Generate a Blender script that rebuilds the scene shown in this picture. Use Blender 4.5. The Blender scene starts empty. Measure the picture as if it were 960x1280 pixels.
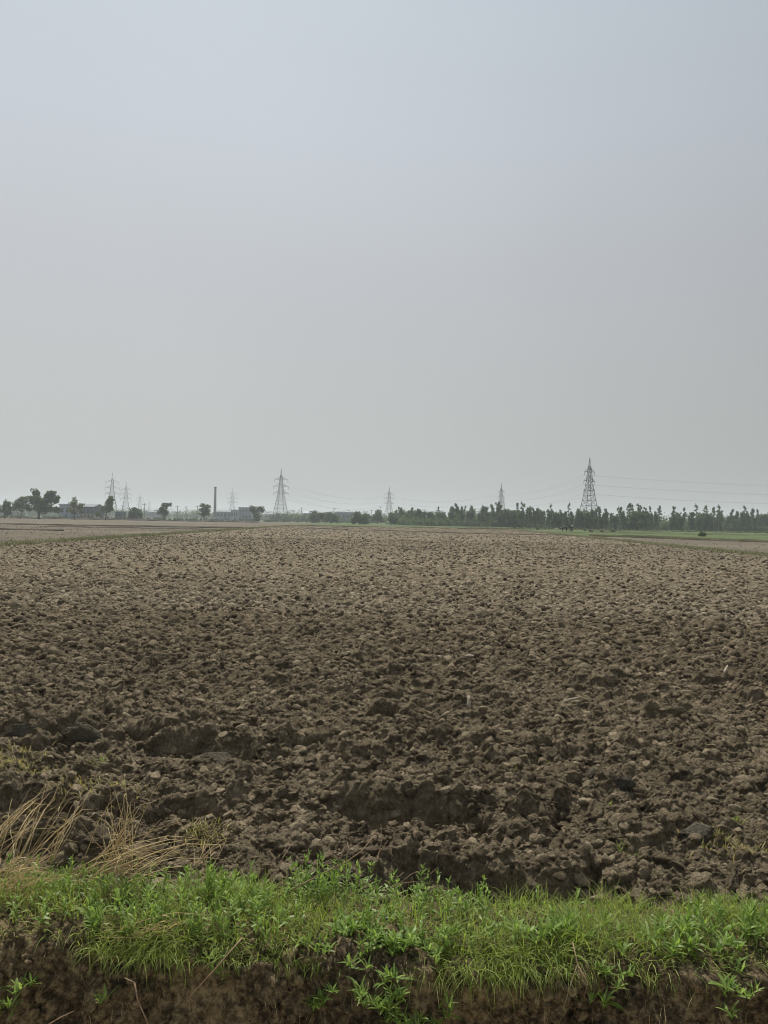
import bpy, math, random
import numpy as np
from mathutils import Matrix, Vector
R = math.radians
rs = np.random.RandomState(7)
random.seed(7)
scn = bpy.context.scene
COL = scn.collection

# ------------------------------------------------------------------ camera
F_PX, CX, CY, CAM_H = 924.0, 480.0, 640.0, 1.7
PITCH, ROLL = math.atan(10.5 / F_PX), R(1.03)
cam_d = bpy.data.cameras.new('camera'); cam = bpy.data.objects.new('camera', cam_d); COL.objects.link(cam)
cam_d.sensor_fit = 'VERTICAL'; cam_d.sensor_height = 24.0
cam_d.lens = F_PX / 1280.0 * 24.0
cam_d.clip_start = 0.05; cam_d.clip_end = 9000
CM = Matrix.Translation((0, 0, CAM_H)) @ Matrix.Rotation(math.pi / 2 + PITCH, 4, 'X') @ Matrix.Rotation(ROLL, 4, 'Z')
cam.matrix_world = CM
scn.camera = cam
CR = CM.to_3x3()

# ------------------------------------------------------------------ light
SUN_EL, SUN_AZ = R(58), R(-14)          # azimuth measured from +Y (view direction) towards +X
sun_dir = Vector((math.sin(SUN_AZ) * math.cos(SUN_EL), math.cos(SUN_AZ) * math.cos(SUN_EL), math.sin(SUN_EL)))
sl = bpy.data.lights.new('sun', 'SUN'); sl.energy = 4.6; sl.angle = R(0.8); sl.color = (1.0, 0.955, 0.88)
so = bpy.data.objects.new('sun', sl); COL.objects.link(so); so.location = (0, 0, 200)
so.rotation_euler = (-sun_dir).to_track_quat('-Z', 'Y').to_euler()
world = bpy.data.worlds.new('World'); scn.world = world; world.use_nodes = True
wn, wl = world.node_tree.nodes, world.node_tree.links
for n in list(wn): wn.remove(n)
wout = wn.new('ShaderNodeOutputWorld'); bg = wn.new('ShaderNodeBackground'); bg.inputs['Strength'].default_value = 0.1
sky = wn.new('ShaderNodeTexSky'); sky.sky_type = 'NISHITA'; sky.sun_disc = False
sky.sun_elevation = SUN_EL; sky.sun_rotation = SUN_AZ; sky.air_density = 1.2; sky.dust_density = 4.0; sky.ozone_density = 1.0
tc = wn.new('ShaderNodeTexCoord'); sep = wn.new('ShaderNodeSeparateXYZ'); wl.new(tc.outputs['Generated'], sep.inputs[0])
ramp = wn.new('ShaderNodeValToRGB'); wl.new(sep.outputs['Z'], ramp.inputs[0])
cr = ramp.color_ramp
cr.elements[0].position = 0.0; cr.elements[0].color = (0.448, 0.466, 0.454, 1)
cr.elements[1].position = 1.0; cr.elements[1].color = (0.46, 0.52, 0.60, 1)
for p, c in ((0.16, (0.458, 0.472, 0.474)), (0.32, (0.462, 0.480, 0.505)), (0.46, (0.480, 0.518, 0.560)), (0.6, (0.465, 0.52, 0.58))):
    e = cr.elements.new(p); e.color = (*c, 1)
dot = wn.new('ShaderNodeVectorMath'); dot.operation = 'DOT_PRODUCT'; wl.new(tc.outputs['Generated'], dot.inputs[0])
gv = Vector((-0.50, 0.72, 0.45)).normalized(); dot.inputs[1].default_value = gv
glow = wn.new('ShaderNodeMapRange'); glow.inputs['From Min'].default_value = 0.45; glow.inputs['From Max'].default_value = 1.0
glow.inputs['To Min'].default_value = 8.6; glow.inputs['To Max'].default_value = 11.7; wl.new(dot.outputs['Value'], glow.inputs['Value'])
veil = wn.new('ShaderNodeVectorMath'); veil.operation = 'SCALE'; wl.new(ramp.outputs[0], veil.inputs[0]); wl.new(glow.outputs[0], veil.inputs['Scale'])
wnz = wn.new('ShaderNodeTexNoise'); wnz.inputs['Scale'].default_value = 1.6; wnz.inputs['Detail'].default_value = 3; wl.new(tc.outputs['Generated'], wnz.inputs['Vector'])
nmr = wn.new('ShaderNodeMapRange'); nmr.inputs['From Min'].default_value = 0.3; nmr.inputs['From Max'].default_value = 0.7
nmr.inputs['To Min'].default_value = 0.965; nmr.inputs['To Max'].default_value = 1.035; wl.new(wnz.outputs[0], nmr.inputs['Value'])
v2 = wn.new('ShaderNodeVectorMath'); v2.operation = 'SCALE'; wl.new(veil.outputs[0], v2.inputs[0]); wl.new(nmr.outputs[0], v2.inputs['Scale'])
mx = wn.new('ShaderNodeMix'); mx.data_type = 'RGBA'; mx.inputs['Factor'].default_value = 0.93
wl.new(sky.outputs[0], mx.inputs['A']); wl.new(v2.outputs[0], mx.inputs['B'])
wl.new(mx.outputs['Result'], bg.inputs['Color']); wl.new(bg.outputs[0], wout.inputs['Surface'])
scn.view_settings.view_transform = 'Standard'; scn.view_settings.look = 'None'
scn.view_settings.exposure = 0.0; scn.view_settings.gamma = 1.0; scn.view_settings.use_curve_mapping = False
scn.cycles.max_bounces = 6; scn.cycles.diffuse_bounces = 3; scn.cycles.transmission_bounces = 4; scn.cycles.volume_bounces = 1
scn.cycles.use_denoising = True; scn.cycles.filter_width = 1.0

# ------------------------------------------------------------------ pixel helpers (photo pixels -> places on the land)
def ray(px, py):
    return CR @ Vector(((px - CX) / F_PX, -(py - CY) / F_PX, -1.0))
def at_y(px, depth, z=0.0):
    """x on the land for a photo column at a given distance along +Y."""
    d = ray(px, 650.5 + 0.018 * (px - 480))
    return Vector((d.x / d.y * depth, depth, z))
def on_ground(px, py, z=0.0):
    d = ray(px, py); t = (z - CAM_H) / d.z
    return Vector((d.x * t, d.y * t, z))
def at_depth(px, py, depth):
    d = ray(px, py); t = depth / d.y
    return Vector((d.x * t, depth, CAM_H + d.z * t))

# ------------------------------------------------------------------ object helpers
def tag(o, label=None, cat=None, group=None, kind=None):
    if label: o['label'] = label
    if cat: o['category'] = cat
    if group: o['group'] = group
    if kind: o['kind'] = kind
    return o
def empty(name, loc, rz=0.0):
    o = bpy.data.objects.new(name, None); COL.objects.link(o); o.location = loc; o.rotation_euler = (0, 0, rz)
    o.empty_display_size = 0.2
    return o
def make(name, V, F, m, parent=None, smooth=False, attr=None, loc=None):
    """V (N,3), F (M,k) arrays -> one mesh object."""
    V = np.asarray(V, np.float32).reshape(-1, 3); F = np.asarray(F, np.int32)
    me = bpy.data.meshes.new(name); k = F.shape[1]
    me.vertices.add(len(V)); me.vertices.foreach_set('co', V.ravel())
    me.loops.add(F.size); me.loops.foreach_set('vertex_index', F.ravel())
    me.polygons.add(len(F)); me.polygons.foreach_set('loop_start', np.arange(0, F.size, k, dtype=np.int32))
    me.update(calc_edges=True)
    me.polygons.foreach_set('use_smooth', np.full(len(F), bool(smooth)))
    if attr is not None:
        a = me.attributes.new('rnd', 'FLOAT', 'POINT'); a.data.foreach_set('value', np.asarray(attr, np.float32))
    me.materials.append(m)
    o = bpy.data.objects.new(name, me); COL.objects.link(o)
    if parent: o.parent = parent
    if loc is not None: o.location = loc
    return o
class MB:
    """collects boxes, bars and tubes into one quad/tri mesh"""
    def __init__(s): s.V, s.F = [], []
    def add(s, v, f):
        b = len(s.V); s.V += [tuple(p) for p in v]; s.F += [tuple(i + b for i in q) for q in f]
    def box(s, c, d):
        x, y, z = c; a, b, h = d[0] / 2, d[1] / 2, d[2] / 2
        v = [(x + i * a, y + j * b, z + k * h) for k in (-1, 1) for j in (-1, 1) for i in (-1, 1)]
        s.add(v, [(0, 2, 3, 1), (4, 5, 7, 6), (0, 1, 5, 4), (2, 6, 7, 3), (0, 4, 6, 2), (1, 3, 7, 5)])
    def bar(s, p, q, r, r2=None, n=4):
        p, q = Vector(p), Vector(q); r2 = r if r2 is None else r2
        d = (q - p).normalized(); u = d.orthogonal().normalized(); w = d.cross(u)
        v = []
        for c, rr in ((p, r), (q, r2)):
            for i in range(n):
                a = 2 * math.pi * i / n; v.append(c + (u * math.cos(a) + w * math.sin(a)) * rr)
        f = [(i, (i + 1) % n, n + (i + 1) % n, n + i) for i in range(n)]
        f += [tuple(range(n - 1, -1, -1)), tuple(range(n, 2 * n))]
        s.add(v, f)
    def tube(s, pts, rads, n=6):
        pts = [Vector(p) for p in pts]; b = len(s.V); u = None
        for i, p in enumerate(pts):
            d = (pts[min(i + 1, len(pts) - 1)] - pts[max(i - 1, 0)]).normalized()
            if u is None: u = d.orthogonal().normalized()
            u = (u - d * u.dot(d)).normalized(); w = d.cross(u)
            for k in range(n):
                a = 2 * math.pi * k / n; s.V.append(tuple(p + (u * math.cos(a) + w * math.sin(a)) * rads[i]))
        for i in range(len(pts) - 1):
            for k in range(n):
                s.F.append((b + i * n + k, b + i * n + (k + 1) % n, b + (i + 1) * n + (k + 1) % n, b + (i + 1) * n + k))
        s.F.append(tuple(b + k for k in range(n - 1, -1, -1))); e = b + (len(pts) - 1) * n
        s.F.append(tuple(e + k for k in range(n)))
    def build(s, name, m, parent=None, smooth=False):
        me = bpy.data.meshes.new(name); me.from_pydata(s.V, [], s.F); me.update()
        if smooth: me.polygons.foreach_set('use_smooth', [True] * len(me.polygons))
        me.materials.append(m)
        o = bpy.data.objects.new(name, me); COL.objects.link(o)
        if parent: o.parent = parent
        return o
def copy_tree(o, parent=None):
    c = o.copy(); COL.objects.link(c); c.parent = parent
    for ch in o.children: copy_tree(ch, c)
    return c

# ------------------------------------------------------------------ numpy noise
def h2(ix, iy, s=0):
    ix = ix.astype(np.int64).astype(np.uint64); iy = iy.astype(np.int64).astype(np.uint64)
    h = ix * np.uint64(0x9E3779B97F4A7C15) ^ (iy * np.uint64(0xC2B2AE3D27D4EB4F) + np.uint64(s * 7919 + 13))
    h ^= h >> np.uint64(31); h *= np.uint64(0xD6E8FEB86659FD93); h ^= h >> np.uint64(29); h *= np.uint64(0xBF58476D1CE4E5B9); h ^= h >> np.uint64(32)
    return (h & np.uint64(0xFFFFFF)).astype(np.float64) / 0xFFFFFF
def vnoise(x, y, s=0):
    ix, iy = np.floor(x), np.floor(y); fx, fy = x - ix, y - iy
    fx = fx * fx * (3 - 2 * fx); fy = fy * fy * (3 - 2 * fy)
    a, b, c, d = h2(ix, iy, s), h2(ix + 1, iy, s), h2(ix, iy + 1, s), h2(ix + 1, iy + 1, s)
    return (a + (b - a) * fx) * (1 - fy) + (c + (d - c) * fx) * fy
def fbm(x, y, s=0, o=4, g=0.5):
    t = 0; a = 1; n = 0
    for i in range(o):
        t = t + a * (vnoise(x * 2 ** i + 17.3 * i, y * 2 ** i + 9.1 * i, s + i) - 0.5); n += a; a *= g
    return t / n * 2
def clods(x, y, cell, s=0, fill=0.75):
    """height of irregular, tilted, faceted lumps packed on a jittered grid; unit = metres"""
    wx = x + cell * 0.45 * fbm(x / cell * 1.3, y / cell * 1.3, s + 50, 3); wy = y + cell * 0.45 * fbm(x / cell * 1.3, y / cell * 1.3, s + 60, 3)
    gx, gy = wx / cell, wy / cell
    ix, iy = np.floor(gx), np.floor(gy); out = np.zeros_like(x)
    for dx in (-1, 0, 1):
        for dy in (-1, 0, 1):
            cx, cy = ix + dx, iy + dy
            px, py = cx + h2(cx, cy, s + 1), cy + h2(cx, cy, s + 2)
            r = 0.32 + 0.55 * h2(cx, cy, s + 3) ** 2
            ex, ey = gx - px, gy - py
            an = 0.6 + 0.8 * h2(cx, cy, s + 4)
            d2 = ex * ex * an + ey * ey / an
            hh = np.sqrt(np.maximum(r * r - d2, 0))
            tx, ty = (h2(cx, cy, s + 5) - 0.5) * 1.8, (h2(cx, cy, s + 6) - 0.5) * 1.8
            cut = r * 0.62 + tx * ex + ty * ey
            hh = np.where(d2 < r * r, np.maximum(np.minimum(hh, cut), 0), 0) * (h2(cx, cy, s + 7) < fill)
            out = np.maximum(out, hh)
    return out * cell
def sstep(a, b, x):
    t = np.clip((x - a) / (b - a), 0, 1); return t * t * (3 - 2 * t)

# ------------------------------------------------------------------ materials
def mat(name, rough=0.95, spec=0.2):
    m = bpy.data.materials.new(name); m.use_nodes = True; nt = m.node_tree
    b = nt.nodes['Principled BSDF']; b.inputs['Roughness'].default_value = rough
    b.inputs['Specular IOR Level'].default_value = spec
    return m, nt.nodes, nt.links, b
def N(nodes, links, typ, ins=None, **kw):
    n = nodes.new(typ)
    for k, v in kw.items(): setattr(n, k, v)
    for k, v in (ins or {}).items():
        if hasattr(v, 'bl_idname') or isinstance(v, bpy.types.NodeSocket): links.new(v, n.inputs[k])
        else: n.inputs[k].default_value = v
    return n
def rampn(nodes, links, fac, stops):
    r = nodes.new('ShaderNodeValToRGB'); links.new(fac, r.inputs[0]); e = r.color_ramp.elements
    e[0].position, e[0].color = stops[0][0], (*stops[0][1], 1); e[1].position, e[1].color = stops[-1][0], (*stops[-1][1], 1)
    for p, c in stops[1:-1]: q = e.new(p); q.color = (*c, 1)
    return r.outputs[0]
def mixc(nodes, links, fac, a, b, bt='MIX'):
    m = nodes.new('ShaderNodeMix'); m.data_type = 'RGBA'; m.blend_type = bt
    for k, v in (('Factor', fac), ('A', a), ('B', b)):
        if isinstance(v, bpy.types.NodeSocket): links.new(v, m.inputs[k])
        else: m.inputs[k].default_value = v if k == 'Factor' else (*v, 1)
    return m.outputs['Result']
def noise(nodes, links, vec, scale, detail=4, rough=0.6):
    return N(nodes, links, 'ShaderNodeTexNoise', {'Vector': vec, 'Scale': scale, 'Detail': detail, 'Roughness': rough}).outputs[0]

def soil_mat(name, near=True, dark=(0.078, 0.060, 0.038), mid=(0.212, 0.168, 0.106), light=(0.425, 0.342, 0.225), bump=0.035, attr=False):
    m, n, l, b = mat(name, 0.97, 0.12)
    geo = n.new('ShaderNodeNewGeometry'); P = geo.outputs['Position']
    big = noise(n, l, P, 0.35, 3); med = noise(n, l, P, 5.0, 5, 0.65); fin = noise(n, l, P, 42.0, 5, 0.7)
    s = N(n, l, 'ShaderNodeMath', {0: med, 1: fin}, operation='ADD').outputs[0]
    s = N(n, l, 'ShaderNodeMath', {0: s, 1: 0.5}, operation='MULTIPLY').outputs[0]
    if attr:
        a = N(n, l, 'ShaderNodeAttribute', attribute_name='rnd').outputs['Fac']
        s = N(n, l, 'ShaderNodeMapRange', {'Value': a, 'To Min': -0.16, 'To Max': 0.16}).outputs[0] if False else N(n, l, 'ShaderNodeMath', {0: s, 1: N(n, l, 'ShaderNodeMapRange', {'Value': a, 'To Min': -0.13, 'To Max': 0.16}).outputs[0]}, operation='ADD').outputs[0]
    c = rampn(n, l, s, [(0.36, dark), (0.5, mid), (0.64, light)])
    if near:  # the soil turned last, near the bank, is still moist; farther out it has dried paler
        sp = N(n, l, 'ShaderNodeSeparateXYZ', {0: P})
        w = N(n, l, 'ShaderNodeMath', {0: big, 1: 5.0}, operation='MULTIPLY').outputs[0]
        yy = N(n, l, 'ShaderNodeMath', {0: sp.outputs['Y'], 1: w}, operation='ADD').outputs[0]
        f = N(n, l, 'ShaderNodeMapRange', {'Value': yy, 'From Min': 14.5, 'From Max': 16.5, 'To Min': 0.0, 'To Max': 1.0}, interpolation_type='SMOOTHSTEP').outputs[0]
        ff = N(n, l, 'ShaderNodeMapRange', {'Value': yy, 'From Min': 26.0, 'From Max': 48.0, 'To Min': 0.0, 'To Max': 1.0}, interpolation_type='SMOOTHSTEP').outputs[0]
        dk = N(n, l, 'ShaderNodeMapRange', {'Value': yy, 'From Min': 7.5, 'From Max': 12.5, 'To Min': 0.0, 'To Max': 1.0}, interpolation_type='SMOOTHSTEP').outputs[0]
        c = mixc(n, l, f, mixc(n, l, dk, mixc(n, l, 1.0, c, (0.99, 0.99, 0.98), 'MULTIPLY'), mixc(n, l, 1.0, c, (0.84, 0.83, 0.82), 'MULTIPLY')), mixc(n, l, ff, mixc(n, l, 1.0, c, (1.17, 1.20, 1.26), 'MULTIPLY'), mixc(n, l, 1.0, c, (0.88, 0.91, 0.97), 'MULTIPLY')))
    c = mixc(n, l, rampn(n, l, noise(n, l, P, 1.1, 3), [(0.45, (0, 0, 0)), (0.62, (0.35, 0.35, 0.35))]), c, (0.235, 0.190, 0.118))
    l.new(c, b.inputs['Base Color'])
    f2 = noise(n, l, P, 130.0, 4, 0.75)
    hs = N(n, l, 'ShaderNodeMath', {0: fin, 1: N(n, l, 'ShaderNodeMath', {0: f2, 1: 0.45}, operation='MULTIPLY').outputs[0]}, operation='ADD').outputs[0]
    b0 = N(n, l, 'ShaderNodeBump', {'Height': noise(n, l, P, 11.0, 4, 0.7), 'Strength': 1.0, 'Distance': bump * 1.6})
    bp = N(n, l, 'ShaderNodeBump', {'Height': hs, 'Strength': 1.0, 'Distance': bump, 'Normal': b0.outputs[0]})
    l.new(bp.outputs[0], b.inputs['Normal'])
    return m
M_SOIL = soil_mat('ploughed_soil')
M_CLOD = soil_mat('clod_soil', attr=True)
M_SLAB = soil_mat('slab_soil', dark=(0.070, 0.060, 0.046), mid=(0.125, 0.110, 0.084), light=(0.20, 0.178, 0.138), bump=0.03, near=False)

def field_mat(name, c0, c1, c2, bump=0.05, streak=True):
    m, n, l, b = mat(name, 0.97, 0.1)
    P = n.new('ShaderNodeNewGeometry').outputs['Position']
    mp = N(n, l, 'ShaderNodeMapping', {'Vector': P, 'Scale': (0.25, 1.0, 1.0) if streak else (1, 1, 1)}).outputs[0]
    a = noise(n, l, mp, 0.09, 4, 0.6); bb = noise(n, l, P, 1.6, 6, 0.7)
    s = N(n, l, 'ShaderNodeMath', {0: N(n, l, 'ShaderNodeMath', {0: a, 1: bb}, operation='ADD').outputs[0], 1: 0.5}, operation='MULTIPLY').outputs[0]
    l.new(rampn(n, l, s, [(0.36, c0), (0.5, c1), (0.64, c2)]), b.inputs['Base Color'])
    bp = N(n, l, 'ShaderNodeBump', {'Height': noise(n, l, P, 5.0, 6, 0.7), 'Strength': 1.0, 'Distance': bump}); l.new(bp.outputs[0], b.inputs['Normal'])
    return m
M_HARROW = field_mat('harrowed_soil', (0.090, 0.076, 0.053), (0.142, 0.122, 0.088), (0.215, 0.186, 0.138), 0.15)
M_FARF = field_mat('far_plain', (0.070, 0.082, 0.040), (0.105, 0.102, 0.060), (0.15, 0.132, 0.09))
M_CROP = field_mat('green_crop', (0.050, 0.080, 0.026), (0.085, 0.118, 0.042), (0.14, 0.155, 0.075), 0.12)
M_BUND = field_mat('bund_earth', (0.045, 0.050, 0.022), (0.072, 0.070, 0.034), (0.12, 0.105, 0.06), 0.05, False)
M_CROSS = field_mat('cross_ridge_earth', (0.055, 0.045, 0.034), (0.078, 0.065, 0.048), (0.11, 0.09, 0.068), 0.05, False)

def leaf_mat(name, c0, c1, c2, trans=0.45, rough=0.55, pscale=3.0):
    m = bpy.data.materials.new(name); m.use_nodes = True; n, l = m.node_tree.nodes, m.node_tree.links
    b = n['Principled BSDF']; out = n['Material Output']; b.inputs['Roughness'].default_value = rough; b.inputs['Specular IOR Level'].default_value = 0.3
    a = N(n, l, 'ShaderNodeAttribute', attribute_name='rnd').outputs['Fac']
    P = n.new('ShaderNodeNewGeometry').outputs['Position']
    ns = noise(n, l, P, pscale, 3)
    s = N(n, l, 'ShaderNodeMath', {0: N(n, l, 'ShaderNodeMath', {0: a, 1: 0.6}, operation='MULTIPLY').outputs[0], 1: N(n, l, 'ShaderNodeMath', {0: ns, 1: 0.4}, operation='MULTIPLY').outputs[0]}, operation='ADD').outputs[0]
    c = rampn(n, l, s, [(0.15, c0), (0.5, c1), (0.85, c2)])
    l.new(c, b.inputs['Base Color'])
    t = n.new('ShaderNodeBsdfTranslucent'); l.new(mixc(n, l, 1.0, c, (1.25, 1.3, 0.75), 'MULTIPLY'), t.inputs['Color'])
    ms = n.new('ShaderNodeMixShader'); ms.inputs[0].default_value = trans
    l.new(b.outputs[0], ms.inputs[1]); l.new(t.outputs[0], ms.inputs[2]); l.new(ms.outputs[0], out.inputs['Surface'])
    return m
M_GRASS = leaf_mat('grass_blades', (0.16, 0.20, 0.042), (0.25, 0.33, 0.070), (0.40, 0.44, 0.14), .5)
M_YGRASS = leaf_mat('yellowing_grass', (0.20, 0.20, 0.06), (0.32, 0.29, 0.10), (0.46, 0.36, 0.17))
M_WEED = leaf_mat('weed_leaves', (0.13, 0.19, 0.042), (0.20, 0.30, 0.068), (0.33, 0.42, 0.14), 0.45, 0.45)
M_STRAW = leaf_mat('dry_straw', (0.36, 0.25, 0.12), (0.54, 0.41, 0.22), (0.72, 0.60, 0.38), 0.3, 0.7)
M_TWIG, n, l, b = mat('dry_twig_bark', 0.85); P = n.new('ShaderNodeTexCoord').outputs['Object']
l.new(rampn(n, l, noise(n, l, P, 30, 3), [(0.3, (0.16, 0.105, 0.06)), (0.7, (0.36, 0.25, 0.16))]), b.inputs['Base Color'])
M_LEAF = leaf_mat('tree_leaves', (0.045, 0.075, 0.022), (0.075, 0.115, 0.034), (0.14, 0.185, 0.06), 0.35, 0.6, 0.5)
M_LEAFY = leaf_mat('yellow_green_leaves', (0.09, 0.11, 0.03), (0.15, 0.17, 0.05), (0.24, 0.25, 0.09), 0.35, 0.6, 0.5)
M_EUC = leaf_mat('plantation_leaves', (0.048, 0.082, 0.034), (0.078, 0.122, 0.048), (0.14, 0.185, 0.080), 0.35, 0.6, 0.3)
M_BARK, n, l, b = mat('tree_bark', 0.9); P = n.new('ShaderNodeTexCoord').outputs['Object']
l.new(rampn(n, l, noise(n, l, P, 4, 3), [(0.3, (0.06, 0.048, 0.036)), (0.7, (0.15, 0.125, 0.10))]), b.inputs['Base Color'])
M_PALEBARK, n, l, b = mat('pale_bark', 0.85); P = n.new('ShaderNodeTexCoord').outputs['Object']
l.new(rampn(n, l, noise(n, l, P, 3, 3), [(0.3, (0.16, 0.14, 0.11)), (0.7, (0.33, 0.30, 0.25))]), b.inputs['Base Color'])
def plain(name, c, rough=0.7, metal=0.0, c2=None, scale=2.0):
    m, n, l, b = mat(name, rough, 0.3); b.inputs['Metallic'].default_value = metal
    P = n.new('ShaderNodeTexCoord').outputs['Object']; c2 = c2 or tuple(v * 0.75 for v in c)
    l.new(rampn(n, l, noise(n, l, P, scale, 5, 0.65), [(0.35, c2), (0.62, c)]), b.inputs['Base Color'])
    return m
M_STEEL = plain('galvanised_steel', (0.13, 0.135, 0.14), 0.6, 0.3)
M_WIRE = plain('conductor_wire', (0.16, 0.16, 0.165), 0.5, 0.4)
M_INS = plain('insulator_glaze', (0.14, 0.09, 0.07), 0.3)
M_CONC = plain('weathered_concrete', (0.26, 0.25, 0.24), 0.9)
M_CHIM = plain('sooty_chimney', (0.15, 0.135, 0.13), 0.9)
M_CHIMTOP = plain('soot_band', (0.05, 0.045, 0.045), 0.9)
M_SHED = plain('blue_grey_cladding', (0.20, 0.24, 0.30), 0.7)
M_SHED2 = plain('pale_cladding', (0.27, 0.32, 0.38), 0.7)
M_ROOF = plain('grey_sheet_roof', (0.14, 0.155, 0.18), 0.6)
M_ROOFW = plain('white_sheet_roof', (0.36, 0.39, 0.41), 0.6)
M_DARKW = plain('dark_block_wall', (0.11, 0.12, 0.13), 0.9)
M_PINK = plain('pinkish_plaster', (0.36, 0.29, 0.26), 0.9)
M_GLASS = plain('dark_window_glass', (0.03, 0.04, 0.05), 0.15)
M_DOOR = plain('painted_steel_door', (0.10, 0.11, 0.12), 0.6)
M_WATER, n, l, b = mat('still_water', 0.08, 0.5); b.inputs['Base Color'].default_value = (0.10, 0.095, 0.075, 1)
bp = N(n, l, 'ShaderNodeBump', {'Height': noise(n, l, n.new('ShaderNodeNewGeometry').outputs['Position'], 3, 3), 'Strength': 0.15, 'Distance': 0.01}); l.new(bp.outputs[0], b.inputs['Normal'])
def bank_mat():
    m, n, l, b = mat('cut_bank_earth', 0.97, 0.12); P = n.new('ShaderNodeNewGeometry').outputs['Position']
    a = noise(n, l, P, 3.2, 5, 0.65); f = noise(n, l, P, 30, 8, 0.78); g = noise(n, l, P, 90, 5, 0.8)
    c = rampn(n, l, f, [(0.38, (0.036, 0.028, 0.018)), (0.5, (0.15, 0.112, 0.064)), (0.60, (0.42, 0.32, 0.185))])
    o = rampn(n, l, f, [(0.40, (0.10, 0.072, 0.038)), (0.60, (0.58, 0.44, 0.24))])
    c = mixc(n, l, rampn(n, l, a, [(0.47, (0, 0, 0)), (0.60, (0.9, 0.9, 0.9))]), c, o)
    l.new(c, b.inputs['Base Color'])
    h = N(n, l, 'ShaderNodeMath', {0: f, 1: N(n, l, 'ShaderNodeMath', {0: g, 1: 0.4}, operation='MULTIPLY').outputs[0]}, operation='ADD').outputs[0]
    l.new(N(n, l, 'ShaderNodeBump', {'Height': h, 'Strength': 1.0, 'Distance': 0.05}).outputs[0], b.inputs['Normal'])
    return m
M_BANK = bank_mat()

# ------------------------------------------------------------------ the land
def left_x(y):  return -20.6 + 0.9 * np.sin(y * 0.03)          # field boundaries (earth bunds)
def right_x(y): return 19.2 + 0.062 * np.asarray(y)
X_CAMP = None
HOLLOWS = [  # cx, y of far rim, half width x, length towards camera, depth
    (0.12, 4.38, 0.52, 0.32, 0.24), (-1.22, 5.42, 0.36, 0.30, 0.16), (-2.45, 5.85, 0.95, 0.38, 0.22), (-1.55, 4.36, 0.95, 0.36, 0.23),
    (0.92, 4.26, 0.20, 0.20, 0.11), (0.55, 3.60, 0.48, 0.20, 0.14), (1.78, 4.12, 0.18, 0.14, 0.07), (-1.9, 3.75, 0.6, 0.20, 0.08),
    (1.45, 5.25, 0.28, 0.14, 0.05), (-0.35, 5.0, 0.3, 0.15, 0.05), (-0.75, 4.55, 0.25, 0.18, 0.07), (-3.2, 4.6, 0.6, 0.3, 0.12)]
def base_h(x, y):
    near = 1 - sstep(6.0, 11.0, y)
    h = 0.055 * fbm(x * 0.55, y * 1.1, 3, 4) + 0.07 * near * fbm(x * 0.8, y * 2.0, 11, 3)
    for cx, cy, hx, ly, dp in HOLLOWS:
        ys = cy + 0.16 * fbm(x * 3.6, y * 0 + cx * 7, 31, 4)
        ax = 1 - sstep(0.7, 1.15, np.abs(x - cx) / hx + 0.6 * fbm(x * 4, y * 4, 33, 3))
        t = (ys - y) / ly
        prof = sstep(-0.14, 0.16, t) * (1 - sstep(0.30, 1.25, t)) * 0.8
        lip = np.exp(-((t + 0.35) / 0.32) ** 2) * 0.35
        h = h + ax * dp * (lip - prof)
    h = h - 0.09 * (1 - sstep(3.25, 3.75, y))
    return h
def soil_h(x, y, detail=True, lod=0):
    big = 0.55 + 0.9 * vnoise(x * 0.9, y * 0.9, 77)
    h = base_h(x, y)
    far = sstep(10, 22, y)
    h = h + clods(x, y, 0.30, 100, 0.5) * 0.34 * big
    h = h + clods(x, y, 0.14, 200, 0.85) * (0.62 + 0.10 * far) * (0.7 + 0.3 * big)
    h = h + clods(x, y, 0.062, 300, 0.9) * 0.62
    if lod < 1: h = h + clods(x, y, 0.026, 400, 0.9) * 0.75 + clods(x, y, 0.0125, 450, 0.95) * 0.7
    return h
def log_grid(y0, y1, k, ku, wid, lod):
    ny = int(math.log(y1 / y0) / k) + 1; nx = int(2 * wid / ku)
    ys = y0 * np.exp(np.linspace(0, math.log(y1 / y0), ny)); us = np.linspace(-wid, wid, nx)
    Y, U = np.meshgrid(ys, us, indexing='ij'); X = U * Y
    Z = soil_h(X, Y, lod=lod)
    bh = base_h(X, Y); up = Z - bh
    if lod == 0:   # crumbs bulge sideways a little so that they overhang
        X2 = X + 0.022 * fbm(X * 26, Y * 26 + Z * 20, 500, 3); Y2 = Y - 0.30 * up + 0.030 * fbm(X * 22, Z * 24 + Y * 8, 600, 4)
    else: X2, Y2 = X, Y - 0.25 * up
    V = np.stack([X2, Y2, Z], -1).reshape(-1, 3)
    I = np.arange(ny * nx).reshape(ny, nx)
    F = np.stack([I[:-1, :-1], I[:-1, 1:], I[1:, 1:], I[1:, :-1]], -1).reshape(-1, 4)
    return V, F
Vs, Fs, off = [], [], 0
for (y0, y1, k, ku, wid, lod) in ((3.12, 6.5, 0.0013, 0.0017, 0.86, 0), (6.48, 11.0, 0.0015, 0.0018, 0.80, 0), (10.97, 28.0, 0.0018, 0.0021, 0.70, 1), (27.9, 72, 0.0030, 0.0030, 0.64, 2), (71.7, 172, 0.0045, 0.0040, 0.42, 2)):
    V, F = log_grid(y0, y1, k, ku, wid, lod)
    c = V[F].mean(1); keep = (c[:, 0] > left_x(c[:, 1])) & (c[:, 0] < right_x(c[:, 1])); F = F[keep]
    used = np.zeros(len(V), bool); used[F.ravel()] = True; mp = np.cumsum(used) - 1
    Vs.append(V[used]); Fs.append(mp[F] + off); off += int(used.sum())
field = make('ploughed_field', np.concatenate(Vs), np.concatenate(Fs), M_SOIL, smooth=True)
tag(field, 'rough ploughed brown soil field full of clods', kind='structure')
del Vs, Fs

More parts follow.
